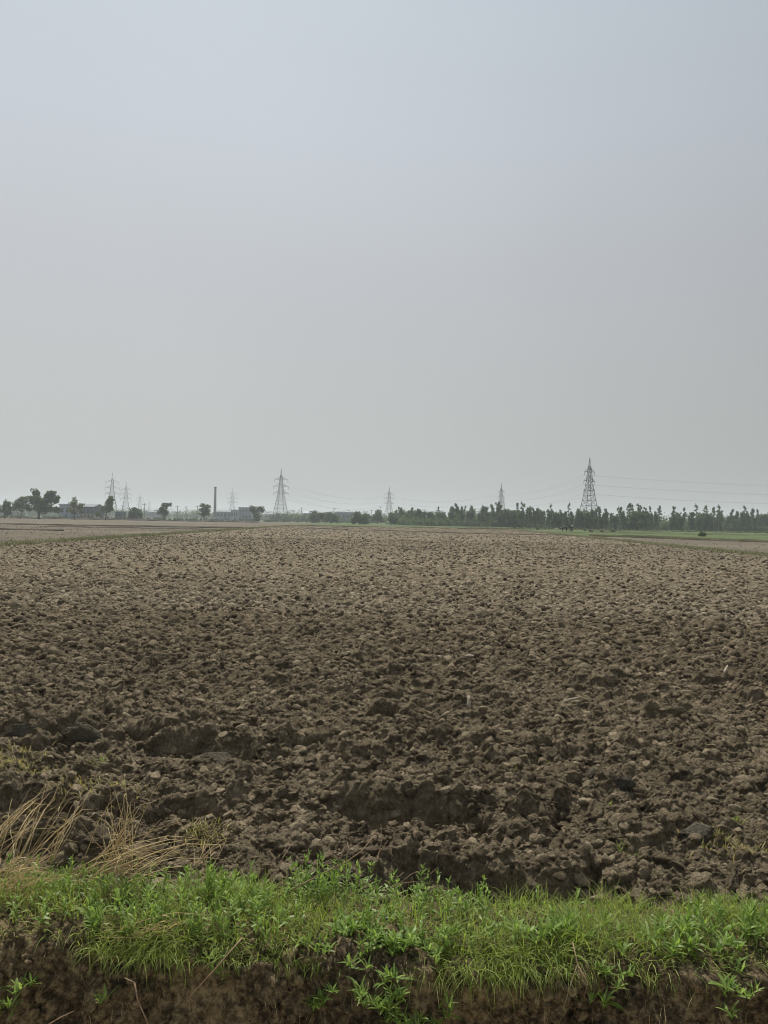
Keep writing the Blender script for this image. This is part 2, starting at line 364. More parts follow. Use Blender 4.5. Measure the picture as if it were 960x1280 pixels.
# base ground sheet out to the horizon
def ground_sheet(name, pts, z, m, kind='structure', label=None):
    me = bpy.data.meshes.new(name); me.from_pydata([(x, y, z) for x, y in pts], [], [tuple(range(len(pts)))]); me.materials.append(m)
    o = bpy.data.objects.new(name, me); COL.objects.link(o); o['kind'] = kind
    if label: o['label'] = label
    return o
gm = MB()
gm.add([(-3000, 3.3, -0.34), (3000, 3.3, -0.34), (3000, 40, -0.34), (-3000, 40, -0.34)], [(0, 1, 2, 3)])
gm.add([(-3000, 40, -0.34), (3000, 40, -0.34), (3000, 176, -0.10), (-3000, 176, -0.10)], [(0, 1, 2, 3)])
gm.add([(-3000, 176, -0.10), (3000, 176, -0.10), (3000, 3000, -0.02), (-3000, 3000, -0.02)], [(0, 1, 2, 3)])
tag(gm.build('ground', M_FARF), kind='structure')

def side_field(name, y0, y1, k, ulo, uhi, test, m, amp=0.02, z=0.02):
    ny = int(math.log(y1 / y0) / k) + 1; nx = int((uhi - ulo) / k)
    ys = y0 * np.exp(np.linspace(0, math.log(y1 / y0), ny)); us = np.linspace(ulo, uhi, nx)
    Y, U = np.meshgrid(ys, us, indexing='ij'); X = U * Y
    Z = z + amp * fbm(X * 0.5, Y * 0.5, 40, 3) + clods(X, Y, 0.35, 700, 0.7) * 0.28 * amp / 0.02 * 0.6
    V = np.stack([X, Y, Z], -1).reshape(-1, 3); I = np.arange(ny * nx).reshape(ny, nx)
    F = np.stack([I[:-1, :-1], I[:-1, 1:], I[1:, 1:], I[1:, :-1]], -1).reshape(-1, 4)
    c = V[F].mean(1); F = F[test(c[:, 0], c[:, 1])]
    used = np.zeros(len(V), bool); used[F.ravel()] = True; mp = np.cumsum(used) - 1
    return tag(make(name, V[used], mp[F], m, smooth=True), kind='structure')
def strip_near(x): return 84 + (40 - x) * 1.6          # near edge of the green crop strip, right side
side_field('harrowed_field', 10, 268, 0.006, -1.5, 0.0, lambda x, y: (x < left_x(y)) & ((y > 12)), M_HARROW)
side_field('harrowed_field', 10, 190, 0.006, 0.0, 1.4, lambda x, y: (x > right_x(y)) & (y < strip_near(x)), M_HARROW)
side_field('stubble_field', 171.5, 235, 0.006, -0.22, 0.32, lambda x, y: (x > left_x(y) - 0.5) & (x < right_x(y)) & (y < 205 + 0.35 * x), M_HARROW, 0.012, 0.0)
side_field('crop_field', 60, 275, 0.007, 0.05, 1.2, lambda x, y: (x > right_x(y) + 0.8) & (y >= strip_near(x)), M_CROP, 0.03, 0.05)
side_field('crop_field', 200, 420, 0.008, -0.26, 0.30, lambda x, y: (y >= 206 + 0.35 * x) & (x < right_x(y) + 0.8) & (x > left_x(y) * 1.25), M_CROP, 0.03, 0.04)

def ridge(name, pts, w, h, m, label, seg=0.7, rough=0.5):
    """low earth bund along a polyline with an uneven top"""
    P = [Vector(p) for p in pts]; S = []
    for a, b_ in zip(P[:-1], P[1:]):
        n_ = max(2, int((b_ - a).length / seg)); S += [a.lerp(b_, i / n_) for i in range(n_)]
    S.append(P[-1]); S = np.array([(p.x, p.y) for p in S]); T = np.gradient(S, axis=0); T /= np.linalg.norm(T, axis=1)[:, None]
    Nn = np.stack([-T[:, 1], T[:, 0]], 1); prof = [(-1, -0.35), (-0.75, 0.25), (-0.4, 0.9), (0, 1), (0.4, 0.88), (0.75, 0.3), (1, -0.35)]
    V = []; ss = np.arange(len(S)) * seg
    for i in range(len(S)):
        for j, (u, z) in enumerate(prof):
            k = 1 + rough * (fbm(np.array([ss[i] * 0.6]), np.array([j * 1.3]), 21, 3)[0])
            q = S[i] + Nn[i] * u * w * 0.5 * (1 + 0.25 * math.sin(ss[i] * 0.9 + j))
            V.append((q[0], q[1], max(-0.3, z * h * k)))
    V = np.array(V); I = np.arange(len(V)).reshape(len(S), len(prof))
    F = np.stack([I[:-1, :-1], I[:-1, 1:], I[1:, 1:], I[1:, :-1]], -1).reshape(-1, 4)
    return tag(make(name, V, F, m, smooth=True), label, kind='structure')
ly = [20, 34, 42, 52, 64, 80, 100, 125, 150, 172]
ridge('field_bund', [(float(left_x(y)), y, 0) for y in ly], 0.9, 0.26, M_BUND, 'grassy earth bund along the left of the ploughed field')
ridge('field_bund', [(float(right_x(y)), y, 0) for y in ly], 0.9, 0.24, M_BUND, 'grassy earth bund along the right of the ploughed field')
ridge('field_bund', [(x, strip_near(x) - 0.4, 0) for x in (28.5, 36, 48, 62, 80, 100)][::-1], 1.0, 0.34, M_BUND, 'dark bund between the right bare field and the green crop')
ridge('field_bund', [(-160, 118, 0), (-90, 116, 0), (-45, 113, 0), (-20.5, 117, 0)], 1.1, 0.24, M_CROSS, 'low dark bund crossing the left field')
ridge('field_bund', [(-60, 77, 0), (-38, 76.5, 0), (-33, 76, 0)], 0.7, 0.2, M_CROSS, 'short dark bund at the left edge of view')
ridge('field_bund', [(-46, 99, 0), (-21, 101, 0)], 0.8, 0.15, M_CROSS, 'faint bund crossing the left field nearer than the long one')
ridge('field_bund', [(-14, 126, 0), (-6, 120, 0)], 0.7, 0.20, M_CROSS, 'broken dark ridge crossing the ploughed field, left piece')
ridge('field_bund', [(-3, 117, 0), (1.5, 113, 0), (8, 106, 0), (15, 103, 0), (26, 101, 0)], 0.7, 0.19, M_CROSS, 'broken dark ridge crossing the ploughed field, right piece')
ridge('field_bund', [(-22, 173, 0), (0, 172.5, 0), (29.5, 172, 0)], 1.2, 0.26, M_BUND, 'grassy bund closing the far end of the ploughed field')
ridge('field_bund', [(-180, 268, 0), (-90, 267, 0), (-46, 272, 0)], 2.2, 0.5, M_CROSS, 'dark field edge under the scattered trees on the left')
ridge('field_bund', [(22, 196, 0), (60, 198, 0), (120, 205, 0), (180, 210, 0)], 1.2, 0.3, M_BUND, 'bund in front of the plantation on the right')
ridge('field_bund', [(30, 140, 0), (60, 143, 0), (110, 150, 0)], 0.9, 0.16, M_BUND, 'bund running through the green crop')
for i, (x0, x1, y) in enumerate([(44, 66, 157), (70, 92, 160), (30, 38, 176), (24, 30, 186), (52, 70, 182)]):
    g = [(x0 + (x1 - x0) * t, y + 0.9 * math.sin(t * 9 + i)) for t in np.linspace(0, 1, 12)] + [(x0 + (x1 - x0) * t, y + 3.2 + 1.3 * math.sin(t * 7 + 2 * i)) for t in np.linspace(1, 0, 12)]
    ground_sheet('water', g, 0.17, M_WATER)

# ------------------------------------------------------------------ foreground bank: top, cut face, ditch, near side
SHEAR = -0.035
def bank_profile():
    return [(3.50, -0.16), (3.34, -0.08), (3.24, 0.03), (3.15, 0.085), (3.0, 0.105), (2.86, 0.11), (2.78, 0.095), (2.735, 0.05), (2.73, -0.02),
            (2.72, -0.12), (2.69, -0.25), (2.66, -0.40), (2.60, -0.52), (2.50, -0.60), (2.2, -0.66), (1.8, -0.66), (1.4, -0.62), (1.1, -0.42), (0.85, -0.15), (0.6, 0.0), (0.2, 0.03), (-3, 0.02)]
pr = np.array(bank_profile()); dl = np.r_[0, np.cumsum(np.hypot(*np.diff(pr, axis=0).T))]
dens = np.where(dl < 2.2, 0.008, 0.05); s_, sv = 0.0, []
while s_ < dl[-1]: sv.append(s_); s_ += 0.008 if s_ < 1.7 else 0.06
sv = np.array(sv + [dl[-1]]); PY, PZ = np.interp(sv, dl, pr[:, 0]), np.interp(sv, dl, pr[:, 1])
k_ = np.ones(9) / 9; PYs = np.convolve(np.pad(PY, 4, 'edge'), k_, 'valid'); PZs = np.convolve(np.pad(PZ, 4, 'edge'), k_, 'valid')
xs = np.linspace(-3.6, 3.6, 820); A, Xg = np.meshgrid(np.arange(len(sv)), xs, indexing='ij')
SY, SZ, SV = PYs[A], PZs[A], sv[A]
ty, tz = np.gradient(PYs), np.gradient(PZs); ln = np.hypot(ty, tz); ny_, nz_ = (tz / ln)[A], (-ty / ln)[A]
face = sstep(0.68, 0.85, SV) * (1 - sstep(1.9, 2.3, SV))
edge_wob = (0.085 * fbm(Xg * 1.4, SV * 0, 9, 3) + 0.035 * fbm(Xg * 6, SV * 1.5, 19, 3))
D = 0.03 * fbm(Xg * 5, SV * 5, 5, 4) + clods(Xg, SV, 0.10, 801, 0.6) * 0.35 + clods(Xg, SV, 0.035, 811, 0.8) * 0.40
D = D + face * (0.09 * fbm(Xg * 3.3, SV * 2.2, 15, 4) + 0.02 * fbm(Xg * 22, SV * 14, 16, 4) + clods(Xg, SV, 0.20, 821, 0.6) * 0.45 + clods(Xg, SV, 0.018, 831, 0.9) * 0.6)
V = np.stack([Xg, SY + SHEAR * Xg + ny_ * D + face * edge_wob + (1 - sstep(0.6, 0.9, SV)) * 0.5 * edge_wob, SZ + nz_ * D + 0.02 * fbm(Xg * 0.9, SV * 0, 44, 2)], -1).reshape(-1, 3)
I = np.arange(A.size).reshape(A.shape); F = np.stack([I[:-1, :-1], I[1:, :-1], I[1:, 1:], I[:-1, 1:]], -1).reshape(-1, 4)
M_PATH = field_mat('pale_bounce_ground', (0.34, 0.29, 0.22), (0.42, 0.36, 0.28), (0.50, 0.44, 0.35), 0.01, False)  # unseen near side and ditch floor, made pale to bounce light onto the cut face
cut = sv[I[:-1, :-1] // 820].ravel() > 1.72
tag(make('path', V, F[cut], M_PATH, smooth=True), 'unseen ditch floor and path edge on the near side, made pale to bounce light', kind='structure'); F = F[~cut]
tag(make('earth_bank', V, F, M_BANK, smooth=True), 'dark cut earth bank of the ditch in the foreground', kind='structure')
BT = V.reshape(A.shape + (3,))
def bank_z(x, y):   # top height of the bank
    return np.interp(y - SHEAR * x, [2.74, 2.78, 2.86, 3.0, 3.15, 3.24, 3.34, 3.5], [0.06, 0.095, 0.11, 0.105, 0.085, 0.03, -0.08, -0.16]) + 0.02 * fbm(x * 0.9, x * 0, 44, 2) + 0.012
# continuation of bank to the sides, coarse
for sx in (-1, 1):
    m_ = MB(); q = [(-40, 0.0)] + [tuple(p) for p in pr[::-1]]
    vv = [(sx * 3.58, y, z - 0.01) for y, z in q] + [(sx * 200, y, z - 0.01) for y, z in q]; k = len(q)
    m_.add(vv, [(i, i + 1, k + i + 1, k + i) for i in range(8, k - 1)]); tag(m_.build('earth_bank', M_BANK), kind='structure')
    m2 = MB(); m2.add(vv, [(i, i + 1, k + i + 1, k + i) for i in range(8)]); tag(m2.build('path', M_PATH), kind='structure')
ground_sheet('path', [(-3.6, -40), (3.6, -40), (3.6, -2.9), (-3.6, -2.9)], 0.0, M_PATH)

# ------------------------------------------------------------------ clods
def ico(sub):
    import bmesh
    bm = bmesh.new(); bmesh.ops.create_icosphere(bm, subdivisions=sub, radius=1.0)
    v = np.array([p.co[:] for p in bm.verts]); f = np.array([[q.index for q in t.verts] for t in bm.faces]); bm.free(); return v, f
def n3(v, f, s):
    return (fbm(v[:, 0] * f + 5.2 * s, v[:, 1] * f + v[:, 2] * f * 0.7, s, 3) + fbm(v[:, 2] * f + 3.1 * s, v[:, 0] * f * 0.8 - v[:, 1] * f, s + 9, 3)) * 0.5
def clod_shape(sub, s, crumb=0.22):
    v, f = ico(sub); r_ = np.random.RandomState(s)
    k = 1 + 0.55 * n3(v, 0.9, s) + crumb * 1.3 * n3(v, 2.6, s + 3) + crumb * n3(v, 6.0, s + 5)
    v = v * k[:, None]
    for _ in range(5):   # broken flat faces
        d = r_.normal(size=3); d /= np.linalg.norm(d); t = v @ d; lim = r_.uniform(0.45, 0.85); ex = np.maximum(t - lim, 0)
        v = v - d * (ex * 0.85)[:, None]
    if sub > 3: v = v * (1 + 0.10 * n3(v, 12, s + 8) + 0.05 * n3(v, 24, s + 18))[:, None]
    return v * np.array([1, r_.uniform(0.65, 1.0), r_.uniform(0.5, 0.8)]), f
def scatter(name, n, yr, wid, size, sub, seed, lod, nshape=10, region=None, mat_=None, pw=2.2):
    r_ = np.random.RandomState(seed)
    Y = (r_.uniform(yr[0] ** 2, yr[1] ** 2, n)) ** 0.5; X = r_.uniform(-wid, wid, n) * Y
    ok = (X > left_x(Y) + 0.5) & (X < right_x(Y) - 0.5) if region is None else region(X, Y); X, Y = X[ok], Y[ok]; n = len(X)
    S = size[0] + (size[1] - size[0]) * r_.uniform(0, 1, n) ** (pw * 1.6)
    Z = soil_h(X, Y, lod=2 if lod else 1) if region is None else np.full(n, 0.02)
    Z = np.minimum(Z, base_h(X, Y) + 0.07) if region is None else Z
    Vs, Fs, As, off = [], [], [], 0
    for q in range(nshape):
        v, f = clod_shape(sub, seed * 13 + q); idx = np.arange(q, n, nshape); m = len(idx)
        a = r_.uniform(0, 6.283, m); tl = r_.normal(0, 0.35, m); tb = r_.normal(0, 0.35, m)
        ca, sa = np.cos(a), np.sin(a); o = np.zeros(m); e = np.ones(m)
        Rz = np.stack([ca, -sa, o, sa, ca, o, o, o, e], -1).reshape(m, 3, 3)
        cx_, sx_ = np.cos(tl), np.sin(tl); Rx = np.stack([e, o, o, o, cx_, -sx_, o, sx_, cx_], -1).reshape(m, 3, 3)
        cy_, sy_ = np.cos(tb), np.sin(tb); Ry = np.stack([cy_, o, sy_, o, e, o, -sy_, o, cy_], -1).reshape(m, 3, 3)
        RR = Ry @ Rx @ Rz
        W = np.einsum('mij,vj->mvi', RR, v) * S[idx][:, None, None]
        W[..., 0] += X[idx][:, None]; W[..., 1] += Y[idx][:, None]; W[..., 2] += (Z[idx] + S[idx] * 0.22)[:, None]
        Vs.append(W.reshape(-1, 3)); Fs.append((f[None] + (np.arange(m) * len(v))[:, None, None]).reshape(-1, 3) + off); off += m * len(v)
        As.append(np.repeat(r_.uniform(0, 1, m), len(v)))
    o = make(name, np.concatenate(Vs), np.concatenate(Fs), mat_ or M_CLOD, smooth=True, attr=np.concatenate(As))
    return tag(o, kind='stuff')
scatter('soil_clods', 10500, (3.40, 8.5), 0.80, (0.011, 0.050), 3, 5, 0, pw=1.7)
scatter('soil_clods', 75000, (3.40, 8.5), 0.76, (0.004, 0.016), 1, 15, 0, pw=1.2)
scatter('soil_clods', 36000, (8.0, 20), 0.64, (0.014, 0.075), 2, 6, 1)
scatter('soil_clods', 70000, (19, 62), 0.58, (0.025, 0.105), 1, 8, 1)
scatter('soil_clods', 50000, (60, 165), 0.42, (0.05, 0.13), 1, 9, 1)
scatter('soil_clods', 9000, (38, 110), 0.66, (0.03, 0.10), 1, 10, 1, region=lambda X, Y: (X < left_x(Y) - .6) | ((X > right_x(Y) + .6) & (Y < strip_near(X) - 1)))

# large clods one can point to
def big_clod(px, py, w, h, d, label, seed, m=None, rz=0.0, tilt=0.0, sub=5, sink=0.25):
    g = on_ground(px, py); z = float(base_h(np.array([g.x]), np.array([g.y]))[0])
    v, f = clod_shape(sub, seed, 0.24); ext = v.max(0) - v.min(0); v = (v - (v.max(0) + v.min(0)) / 2) / ext * np.array([w, d, h])
    Mx = np.array(Matrix.Rotation(tilt, 3, 'X')); v = v @ Mx.T
    o = make('soil_clod', v, f, m or M_CLOD, smooth=True, attr=np.full(len(v), 0.5), loc=(g.x, g.y, z + h * (0.5 - sink)))
    o.rotation_euler[2] = rz
    return tag(o, label, 'clod', 'large clods lying on the ploughed soil')
big_clod(36, 936, .34, .26, .12, 'dark upright slab of turned soil at the far left edge of the furrow', 901, M_SLAB, 0.1, 0.25)
big_clod(100, 938, .32, .26, .12, 'tall dark smooth-faced slab of soil second from the left', 902, M_SLAB, -0.1, 0.25)
big_clod(143, 938, .26, .22, .14, 'lighter streaked slab of soil right of the two dark slabs', 903, None, -0.5, 0.2)
big_clod(272, 955, .42, .17, .16, 'wide flat slab overhanging the dark hollow on the left', 904, M_SLAB, 0.15, -0.3)
big_clod(741, 985, .15, .13, .07, 'smooth grey rounded slab standing right of centre', 905, M_SLAB, 0.2, 0.25)
big_clod(777, 990, .18, .14, .10, 'cracked grey clod just right of the smooth rounded slab', 906, M_SLAB, -0.5, 0.2)
big_clod(815, 1008, .15, .07, .10, 'flat-topped clod lying right of the cracked grey one', 907, None, 0.3)
big_clod(558, 1062, .16, .12, .12, 'pale rounded clod beside the deep central hollow', 908, None, 0.7)
big_clod(680, 955, .22, .08, .12, 'pale mounded clod above the grey rounded slab', 909, None, 0.2)
big_clod(930, 985, .20, .08, .13, 'brown clod near the right edge among dark gaps', 910, None, 1.0)
big_clod(870, 1060, .22, .13, .14, 'dark leaning clod at lower right over a hollow', 911, M_SLAB, 0.4, 0.3)
big_clod(775, 1052, .15, .08, .12, 'reddish brown round clod by the small green weed', 912, None, 1.3)
big_clod(490, 925, .26, .08, .12, 'long low dark clod in the middle of the field', 913, M_SLAB, 0.1)
big_clod(385, 1045, .17, .12, .14, 'crumbly mound behind the tallest dry twig', 914, None, 0.5)
big_clod(765, 900, .26, .08, .14, 'low clod with a shadow under its front right of centre', 915, None, 0.1)
big_clod(68, 1020, .3, .13, .2, 'crumbly mound behind the dry grass at lower left', 916, None, 0.9)
big_clod(108, 811, .28, .05, .18, 'pale flat stone-like clod far out on the left', 917, None, 0.0)
big_clod(247, 815, .18, .09, .12, 'pale knobbly clod alone left of centre', 918, None, 0.4)

# pale stubble chips on the soil
def stalk_piece(px, py, L, w, ang, up, label):
    g = on_ground(px, py); z = float(soil_h(np.array([g.x]), np.array([g.y]), lod=1)[0])
    m_ = MB(); d = Vector((math.cos(ang), math.sin(ang), up)).normalized() * L
    m_.tube([(0, 0, 0), d * 0.35 + Vector((0, 0, .004)), d * 0.7, d], [w, w * 1.1, w * 0.9, w * 0.6], 7)
    o = m_.build('stalk_piece', M_STRAWP, smooth=True); o.location = (g.x, g.y, z + 0.012)
    return tag(o, label, 'stalk', 'broken pale stalks lying on the soil')
M_STRAWP = plain('bleached_stalk', (0.42, 0.36, 0.27), 0.8, 0, (0.26, 0.21, 0.15), 20)
stalk_piece(586, 890, .12, .018, 1.5, 1.8, 'pale stub standing up from soil right of centre')
stalk_piece(582, 826, .17, .016, -0.7, .15, 'pale stalk lying slantwise beyond the upright stub')
stalk_piece(430, 826, .20, .014, 0.5, .1, 'thin pale stalk lying left of centre in the field')
stalk_piece(705, 888, .15, .012, 0.1, .3, 'thin pale stalk pointing right at mid field')
stalk_piece(546, 828, .13, .014, -1.0, .2, 'short pale stalk nearest left of the slanting one')
stalk_piece(905, 850, .16, .014, 0.9, .5, 'pale stalk near the right edge of the field')

# ------------------------------------------------------------------ ribbons: grass blades, leaves, straw
def ribbons(base, azim, pitch, length, width, curve, prof, seed, seg=4, roll=None):
    """base (n,3); each ribbon starts at `pitch` (angle above horizontal), bends by `curve` along its length"""
    r_ = np.random.RandomState(seed); n = len(base); prof = np.array(prof); S = len(prof)
    dirh = np.stack([np.cos(azim), np.sin(azim)], -1); side = np.stack([-np.sin(azim), np.cos(azim), np.zeros(n)], -1)
    if roll is not None:
        side = side * np.cos(roll)[:, None]; side[:, 2] += np.sin(roll)
    p = base.copy(); V = np.zeros((n, S, 2, 3)); ang = pitch.copy()
    for i in range(S):
        V[:, i, 0] = p - side * (width * prof[i] / 2)[:, None]; V[:, i, 1] = p + side * (width * prof[i] / 2)[:, None]
        st = (length / (S - 1))
        p = p + np.stack([dirh[:, 0] * np.cos(ang) * st, dirh[:, 1] * np.cos(ang) * st, np.sin(ang) * st], -1)
        ang = ang - curve / (S - 1)
    I = np.arange(n * S * 2).reshape(n, S, 2)
    F = np.stack([I[:, :-1, 0], I[:, :-1, 1], I[:, 1:, 1], I[:, 1:, 0]], -1).reshape(-1, 4)
    return V.reshape(-1, 3), F
BLADE = [0.8, 1.0, 0.8, 0.5, 0.08]; LEAF = [0.25, 0.8, 1.0, 0.7, 0.06]
def edge_y(x): return 2.765 + SHEAR * x + 0.8 * (0.085 * fbm(x * 1.4, x * 0, 9, 3)) 
def grass_obj(name, n, seed, yr, mat_, L, W, dens, xr=(-3.3, 3.3), lean=0.0, label=None):
    r_ = np.random.RandomState(seed); x = r_.uniform(*xr, n); y = r_.uniform(*yr, n) + edge_y(x) - 2.765
    k = dens(x, y - edge_y(x) + 2.765) > r_.uniform(0, 1, n); x, y = x[k], y[k]; n = len(x)
    tuft = fbm(x * 5, y * 5, 71, 3)
    base = np.stack([x, y, bank_z(x, y)], -1); az = r_.uniform(0, 6.283, n)
    pitch = R(60) + r_.normal(0, 0.30, n); ln_ = r_.uniform(*L, n) * (1 + 0.9 * tuft + 0.7 * fbm(x * 1.9, y * 1.9, 171, 2))
    cur = np.abs(r_.normal(0.9, 0.5, n))
    yl = y - edge_y(x) + 2.765; front = 1 - sstep(2.76, 2.86, yl)
    az = np.where(r_.uniform(0, 1, n) < front * 0.7, R(-90) + r_.normal(0, 0.7, n), az); pitch = pitch - front * 0.6 * r_.uniform(0, 1.4, n); cur = cur + front * 1.1
    V, F = ribbons(base, az, pitch, ln_, r_.uniform(*W, n), cur, BLADE, seed, roll=r_.normal(0, 0.5, n))
    return tag(make(name, V, F, mat_, attr=np.repeat(r_.uniform(0, 1, n), 10)), label, kind='stuff')
gd = lambda x, y: np.clip(0.72 + 1.9 * fbm(x * 2.4, y * 3.0, 66, 3), 0.06, 1) * np.where(x > 0.9, 1.5, 1.0) * np.where(y > 3.16, np.clip((3.30 - y) / 0.14, 0, 1), 1)
gl = lambda x: 1 - sstep(-1.45, -0.75, x)     # left end is drier
grass_obj('grass', 23000, 1, (2.76, 3.28), M_GRASS, (0.045, 0.115), (0.0022, 0.0042), lambda x, y: gd(x, y) * (1 - 0.45 * gl(x)), label='green grass growing along the top of the bank')
grass_obj('grass', 9000, 3, (2.735, 2.83), M_GRASS, (0.05, 0.12), (0.002, 0.004), lambda x, y: np.clip(0.40 + 2.4 * fbm(x * 2.2, x * 0, 67, 3), 0, 1), label='grass blades drooping over the cut edge of the bank')
grass_obj('grass', 8000, 2, (2.76, 3.35), M_YGRASS, (0.04, 0.13), (0.0018, 0.0034), lambda x, y: gd(x, y) * (0.16 + 0.75 * gl(x)), label='yellowing thin grass on the bank')

def shoots(px_y, seed, n_whorl=(4, 7), H=(0.06, 0.14), LL=(0.03, 0.06), LW=(0.008, 0.014), lean=None):
    """leafy weed shoots; returns stem ribbons V,F and leaf ribbons V,F plus per-vertex attr"""
    r_ = np.random.RandomState(seed); B, A_, Pp, Ln, Wd, Cv = [], [], [], [], [], []; sb = []
    stemsV, stemsF, off = [], [], 0
    for (x, y, z) in px_y:
        h = r_.uniform(*H); la = r_.uniform(0, 6.28) if lean is None else lean + r_.normal(0, 0.5); lt = r_.uniform(0.05, 0.5) if lean is None else r_.uniform(0.6, 1.3)
        top = Vector((math.cos(la) * math.sin(lt), math.sin(la) * math.sin(lt), math.cos(lt))) * h
        nw = r_.randint(*n_whorl); a0 = r_.uniform(0, 6.28)
        for w in range(nw):
            t = (w + 1) / nw; p = Vector((x, y, z)) + top * t - Vector((0, 0, 0.25 * h * t * t * math.sin(lt)))
            nl = 2 if w < nw - 1 else 4
            for q in range(nl):
                B.append(p[:]); A_.append(a0 + w * 1.57 + q * (math.pi if nl == 2 else 1.57) + r_.normal(0, 0.25)); Pp.append(R(20 + 45 * t) + r_.normal(0, 0.25))
                k = 1 - 0.35 * t; Ln.append(r_.uniform(*LL) * k * (1 if nl == 2 else 0.9)); Wd.append(r_.uniform(*LW) * k); Cv.append(r_.uniform(0.2, 1.1))
        pts = [Vector((x, y, z)) + top * t - Vector((0, 0, 0.25 * h * t * t * math.sin(lt))) for t in (0, .35, .7, 1)]
        sd = Vector((math.cos(la + 1.57), math.sin(la + 1.57), 0)) * 0.0016
        for t, p in enumerate(pts): stemsV += [tuple(p - sd), tuple(p + sd)]
        stemsF += [(off + 2 * i, off + 2 * i + 1, off + 2 * i + 3, off + 2 * i + 2) for i in range(3)]; off += 8
    n = len(B); V, F = ribbons(np.array(B), np.array(A_), np.array(Pp), np.array(Ln), np.array(Wd), np.array(Cv), LEAF, seed, roll=r_.normal(0, 0.3, n))
    return np.array(stemsV), np.array(stemsF), V, F, np.repeat(r_.uniform(0, 1, n), 10)
# mass of leafy weeds
r_ = np.random.RandomState(33); n = 900; x = r_.uniform(-3.2, 3.2, n); y = r_.uniform(2.78, 3.24, n) + SHEAR * x
k = (np.clip(0.32 + 1.6 * fbm(x * 1.7, y * 1.7, 90, 2), 0.04, 1) > r_.uniform(0, 1, n)) | (np.abs(x - 0.2) < 0.25) & (r_.uniform(0, 1, n) < 0.6); x, y = x[k], y[k]
sV, sF, lV, lF, la = shoots(list(zip(x, y, bank_z(x, y))), 34)
V = np.concatenate([sV, lV]); F = np.concatenate([sF, lF + len(sV)])
tag(make('leafy_weeds', V, F, M_WEED, attr=np.r_[np.full(len(sV), .6), la]), 'low leafy weeds mixed into the bank grass', kind='stuff')
# hanging trailing weeds over the cut face
def bank_face(x, z):
    """point on the cut face near given x and z"""
    j = int(np.clip((x + 3.6) / 7.2 * 819, 0, 819)); col = BT[:, j]; m_ = sv > 0.8; c = col[m_]; i = np.argmin(np.abs(c[:220, 2] - z)); return Vector(c[i])
def face_crumbs(n, seed, lo, hi, sub):
    r_ = np.random.RandomState(seed); ii = np.where((sv > 0.78) & (sv < 1.75))[0]; i = r_.choice(ii, n); j = r_.randint(0, 820, n)
    P_ = BT[i, j]; keep = vnoise(P_[:, 0] * 5, P_[:, 2] * 5, 5) > 0.42; P_ = P_[keep]; S = lo + (hi - lo) * r_.uniform(0, 1, len(P_)) ** 3
    Vs, Fs, off = [], [], 0
    for q in range(6):
        v, f = clod_shape(sub, seed * 31 + q); idx = np.arange(q, len(P_), 6); M3 = np.linalg.qr(r_.normal(size=(len(idx), 3, 3)))[0]
        W = np.einsum('mij,vj->mvi', M3, v) * S[idx][:, None, None] + P_[idx][:, None, :]; Vs.append(W.reshape(-1, 3)); Fs.append((f[None] + (np.arange(len(idx)) * len(v))[:, None, None]).reshape(-1, 3) + off); off += len(idx) * len(v)
    return tag(make('soil_crumbs', np.concatenate(Vs), np.concatenate(Fs), M_BANK, smooth=True), 'crumbs of earth clinging to the cut face', kind='stuff')
face_crumbs(5000, 5, .006, .036, 3); face_crumbs(16000, 6, .002, .009, 1)
def plant(name, label, cat, pts, seed, group=None, **kw):
    c = Vector(pts[0]); sV, sF, lV, lF, la = shoots(pts, seed, **kw)
    o = empty(name, c); tag(o, label, cat, group)
    s = make('stem', sV - np.array(c), sF, M_WEED, o, attr=np.full(len(sV), .5)); f = make('leaves', lV - np.array(c), lF, M_WEED, o, attr=la); return o
def clump(px, py, k, sp, seed):
    g = on_ground(px, py, 0.1); q = np.random.RandomState(seed); out = []
    for _ in range(k):
        x = g.x + q.normal(0, sp); y = float(np.clip(g.y + q.normal(0, sp * 0.6), 2.78 + SHEAR * x, 3.28 + SHEAR * x)); out.append((x, y, float(bank_z(np.array([x]), np.array([y]))[0])))
    return out
WG = 'leafy weeds on the bank top'
plant('leafy_weed', 'tall bright leafy weed standing highest at the middle of the bank', 'weed', clump(405, 1120, 32, .10, 1), 51, WG, H=(.10, .19), LL=(.04, .065))
plant('leafy_weed', 'leafy weed at the left middle with pale pointed leaves over straw', 'weed', clump(262, 1125, 9, .05, 2), 52, WG, H=(.07, .13), LL=(.05, .08), LW=(.010, .016))
plant('leafy_weed', 'broad leaved weed drooping over the edge at lower left', 'weed', clump(125, 1160, 7, .05, 3), 53, WG, H=(.05, .10), LL=(.05, .08), LW=(.012, .019))
plant('leafy_weed', 'dense leafy weed drooping over the edge below the tallest one', 'weed', clump(470, 1178, 46, .13, 4), 54, WG, lean=-1.5, H=(.06, .13), LL=(.04, .075), LW=(.010, .016))
plant('leafy_weed', 'leafy weed leaning out with finger-like leaves right of centre', 'weed', clump(690, 1168, 24, .10, 5), 55, WG, lean=-1.3, H=(.06, .13), LL=(.05, .08), LW=(.010, .016))
plant('leafy_weed', 'glossy weed with long narrow leaves hanging at the right', 'weed', clump(848, 1178, 26, .11, 6), 56, WG, lean=-1.6, H=(.07, .14), LL=(.06, .09), LW=(.010, .016))
plant('leafy_weed', 'leafy weed at the right end by the frame edge', 'weed', clump(925, 1160, 26, .10, 7), 57, WG, H=(.06, .12), LL=(.045, .07))
plant('leafy_weed', 'single leafy sprig poking above the bank right of centre', 'weed', clump(535, 1125, 3, .02, 8), 58, WG, H=(.11, .15), LL=(.04, .06))
plant('leafy_weed', 'upright leafy weed left of centre behind the straw', 'weed', clump(100, 1118, 8, .06, 9), 59, WG, H=(.06, .12), LL=(.04, .065))
